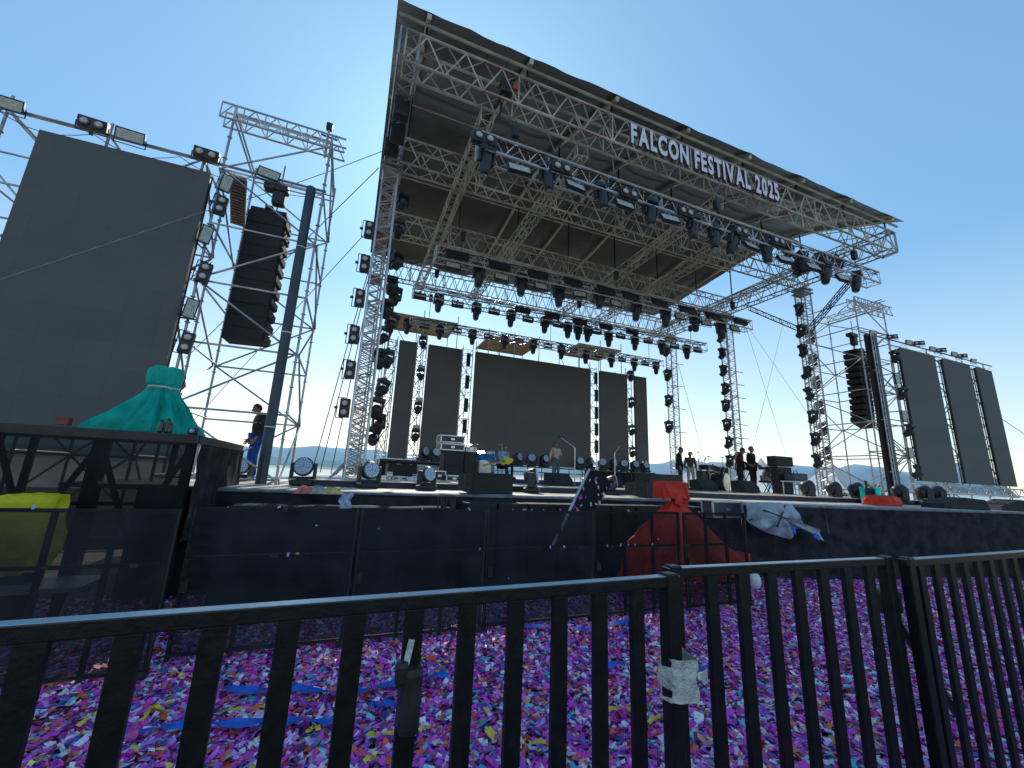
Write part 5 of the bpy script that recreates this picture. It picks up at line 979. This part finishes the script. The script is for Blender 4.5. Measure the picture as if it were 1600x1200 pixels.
    hm = MB(); bm = bmesh.new(); bmesh.ops.create_uvsphere(bm, u_segments=16, v_segments=12, radius=1, matrix=Matrix.Translation(H+rot @ Vector((0, .012, .022))) @ rot.to_4x4() @ Matrix.Diagonal((.084, .098, .112, 1)))
    inv = rot.inverted(); bmesh.ops.delete(bm, geom=[v for v in bm.verts if (lambda q: q.y < -.03 and q.z < .055 or q.z < -.05)(inv @ (v.co-H))], context='VERTS'); hm.bm(bm); hm.build('hair' if not cap else 'cap', cap or hair, t, smooth=True)
    return t
SIT = dict(hil=(-.09, 0, .50), hir=(.09, 0, .50), pelvis=(0, 0, .52), waist=(0, -.01, .66), chest=(0, -.05, .86), neck=(0, -.09, 1.02), head=(0, -.14, 1.15), shl=(-.18, -.05, .97), shr=(.18, -.05, .97), ell=(-.24, -.12, .72), elr=(.25, -.1, .72), wrl=(-.08, -.32, .68), wrr=(.1, -.30, .62), knl=(-.14, -.42, .50), knr=(.14, -.42, .50), anl=(-.16, -.42, .08), anr=(.16, -.40, .08), tol=(-.17, -.58, .03), tor=(.17, -.56, .03))
DEN = dyed('denim_cloth', (.10, .18, .28)); BLU = dyed('bright_blue_denim', (.02, .08, .32))
pz = aty(868, 745, 15.2); person('standing man in pale pink shirt and grey jeans at the stage centre', (pz.x, 15.2, W2), R(8), dict(head=(-.03, -.03, 1.60), elr=(.27, .0, 1.12), wrr=(.13, -.22, 1.12), ell=(-.26, .03, 1.15), wrl=(-.33, -.05, .92), anl=(-.18, .0, .08), tol=(-.21, -.15, .03), knl=(-.13, -.04, .5)), dyed('pale_pink_shirt', (.62, .40, .36)), dyed('grey_jeans', (.12, .16, .18)), .97, hair=dyed('brown_hair', (.12, .05, .02)))
pz = aty(783, 742, 11.8); st = thing('drum_stool', 'small round stool under the seated guitarist', 'stool', (pz.x, 11.8, W2+.118)); MB().lathe((0, 0, .38), [(.17, 0), (.18, .03), (.17, .07)], 16).build('seat', BLK, st); MB().tube((0, 0, .02), (0, 0, .38), .025).tube((-.2, 0, 0), (.2, 0, .02), .015).tube((0, -.2, 0), (0, .2, .02), .015).build('stand', CHROME, st)
person('seated man in light blue shirt playing a yellow guitar beside the blue drums', (pz.x, 11.8, W2+.118), R(25), {**SIT, 'wrl': (-.30, -.35, .66), 'ell': (-.27, -.14, .74)}, dyed('light_blue_shirt', (.22, .38, .55)), dyed('dark_trousers', (.02, .02, .03)), .80)
g = thing('electric_guitar', 'yellow guitar on the lap of the seated man', 'guitar', (pz.x+.05, 11.50, W2+.118+.52), rot=(R(10), R(-12), R(5))); m = MB(); m.prism([(.0+.17*math.cos(a)*(1+.25*math.cos(2*a)), .13*math.sin(a)*(1-.2*math.cos(a))) for a in [k*math.pi/10 for k in range(20)]], -.02, .02); m.build('body', mat('yellow_guitar', (.65, .55, .08), .3), g); MB().bb(-.68, -.12, -.018, .012, -.022, .022).bb(-.80, -.67, -.018, .01, -.035, .035).build('neck', WOOD, g)
pz = aty(391, 745, 10.9); person('man in dark grey shirt and blue jeans at the left end of the deck', (pz.x, 10.9, DZ), R(-62), dict(head=(0, -.10, 1.56), neck=(0, -.03, 1.45), ell=(-.22, .03, 1.13), elr=(.22, .03, 1.13), wrl=(-.2, -.10, .91), wrr=(.2, -.09, .91), hil=(-.08, 0, .93), knl=(-.08, -.06, .5)), dyed('dark_grey_shirt', (.045, .042, .04)), BLU, 1.02)
BK = dyed('black_tee', (.018, .018, .02)); DK = dyed('dark_work_trousers', (.025, .025, .03))
for i, (px, Y, rz_, pose, sh, tr, s, lab) in enumerate([
    (1063, 11.5, 40, dict(head=(0, -.08, 1.57)), BK, DK, .86, 'person in black at the left of the right-hand band, behind the black speaker'),
    (1080, 11.9, -30, dict(head=(0, -.05, 1.58)), dyed('brown_shirt', (.08, .06, .05)), dyed('cream_trousers', (.4, .36, .3)), .80, 'person in brown shirt and cream trousers beside the slim stands'),
    (1157, 11.3, 60, dict(head=(0, -.16, 1.52), neck=(0, -.07, 1.42), chest=(0, -.03, 1.28), wrl=(-.2, -.3, 1.0), wrr=(.2, -.3, 1.0)), dyed('dark_red_top', (.07, .018, .014)), DK, .98, 'person with long reddish hair bending over the keyboard'),
    (1177, 11.2, 10, dict(head=(0, -.03, 1.6), wrl=(-.12, -.22, 1.0), wrr=(.12, -.22, 1.0)), BK, DK, .98, 'person all in black standing behind a monitor wedge')]):
    p = aty(px, 755, Y); person(lab, (p.x, Y, W2), R(rz_), pose, sh, tr, s, hair=dyed('auburn_hair', (.09, .025, .015)) if i == 2 else HAIR)
p = aty(1197, 755, 11.0); o = person('seated musician in blue shirt leaning over a keyboard by the speaker stack', (p.x, 11.0, W2), R(55), {**SIT, 'head': (0, -.36, 1.05), 'neck': (0, -.24, .99), 'chest': (0, -.13, .84), 'shl': (-.18, -.16, .94), 'shr': (.18, -.16, .94), 'wrl': (-.15, -.45, .72), 'wrr': (.15, -.45, .72)}, dyed('blue_grey_shirt', (.20, .32, .45)), dyed('beige_trousers', (.4, .37, .32)), 1.0)
t = thing('keyboard_stool', 'small black stool under the musician in blue', 'stool', (p.x, 11.0, W2)); MB().bev((0, .02, .40), (.34, .3, .07), .02).build('seat', BLK, t); MB().tube((-.15, 0, 0), (.15, 0, .37), .015).tube((.15, 0, 0), (-.15, 0, .37), .015).build('legs', BLK, t)
# small litter on deck and confetti scraps on the scrim
m = MB()
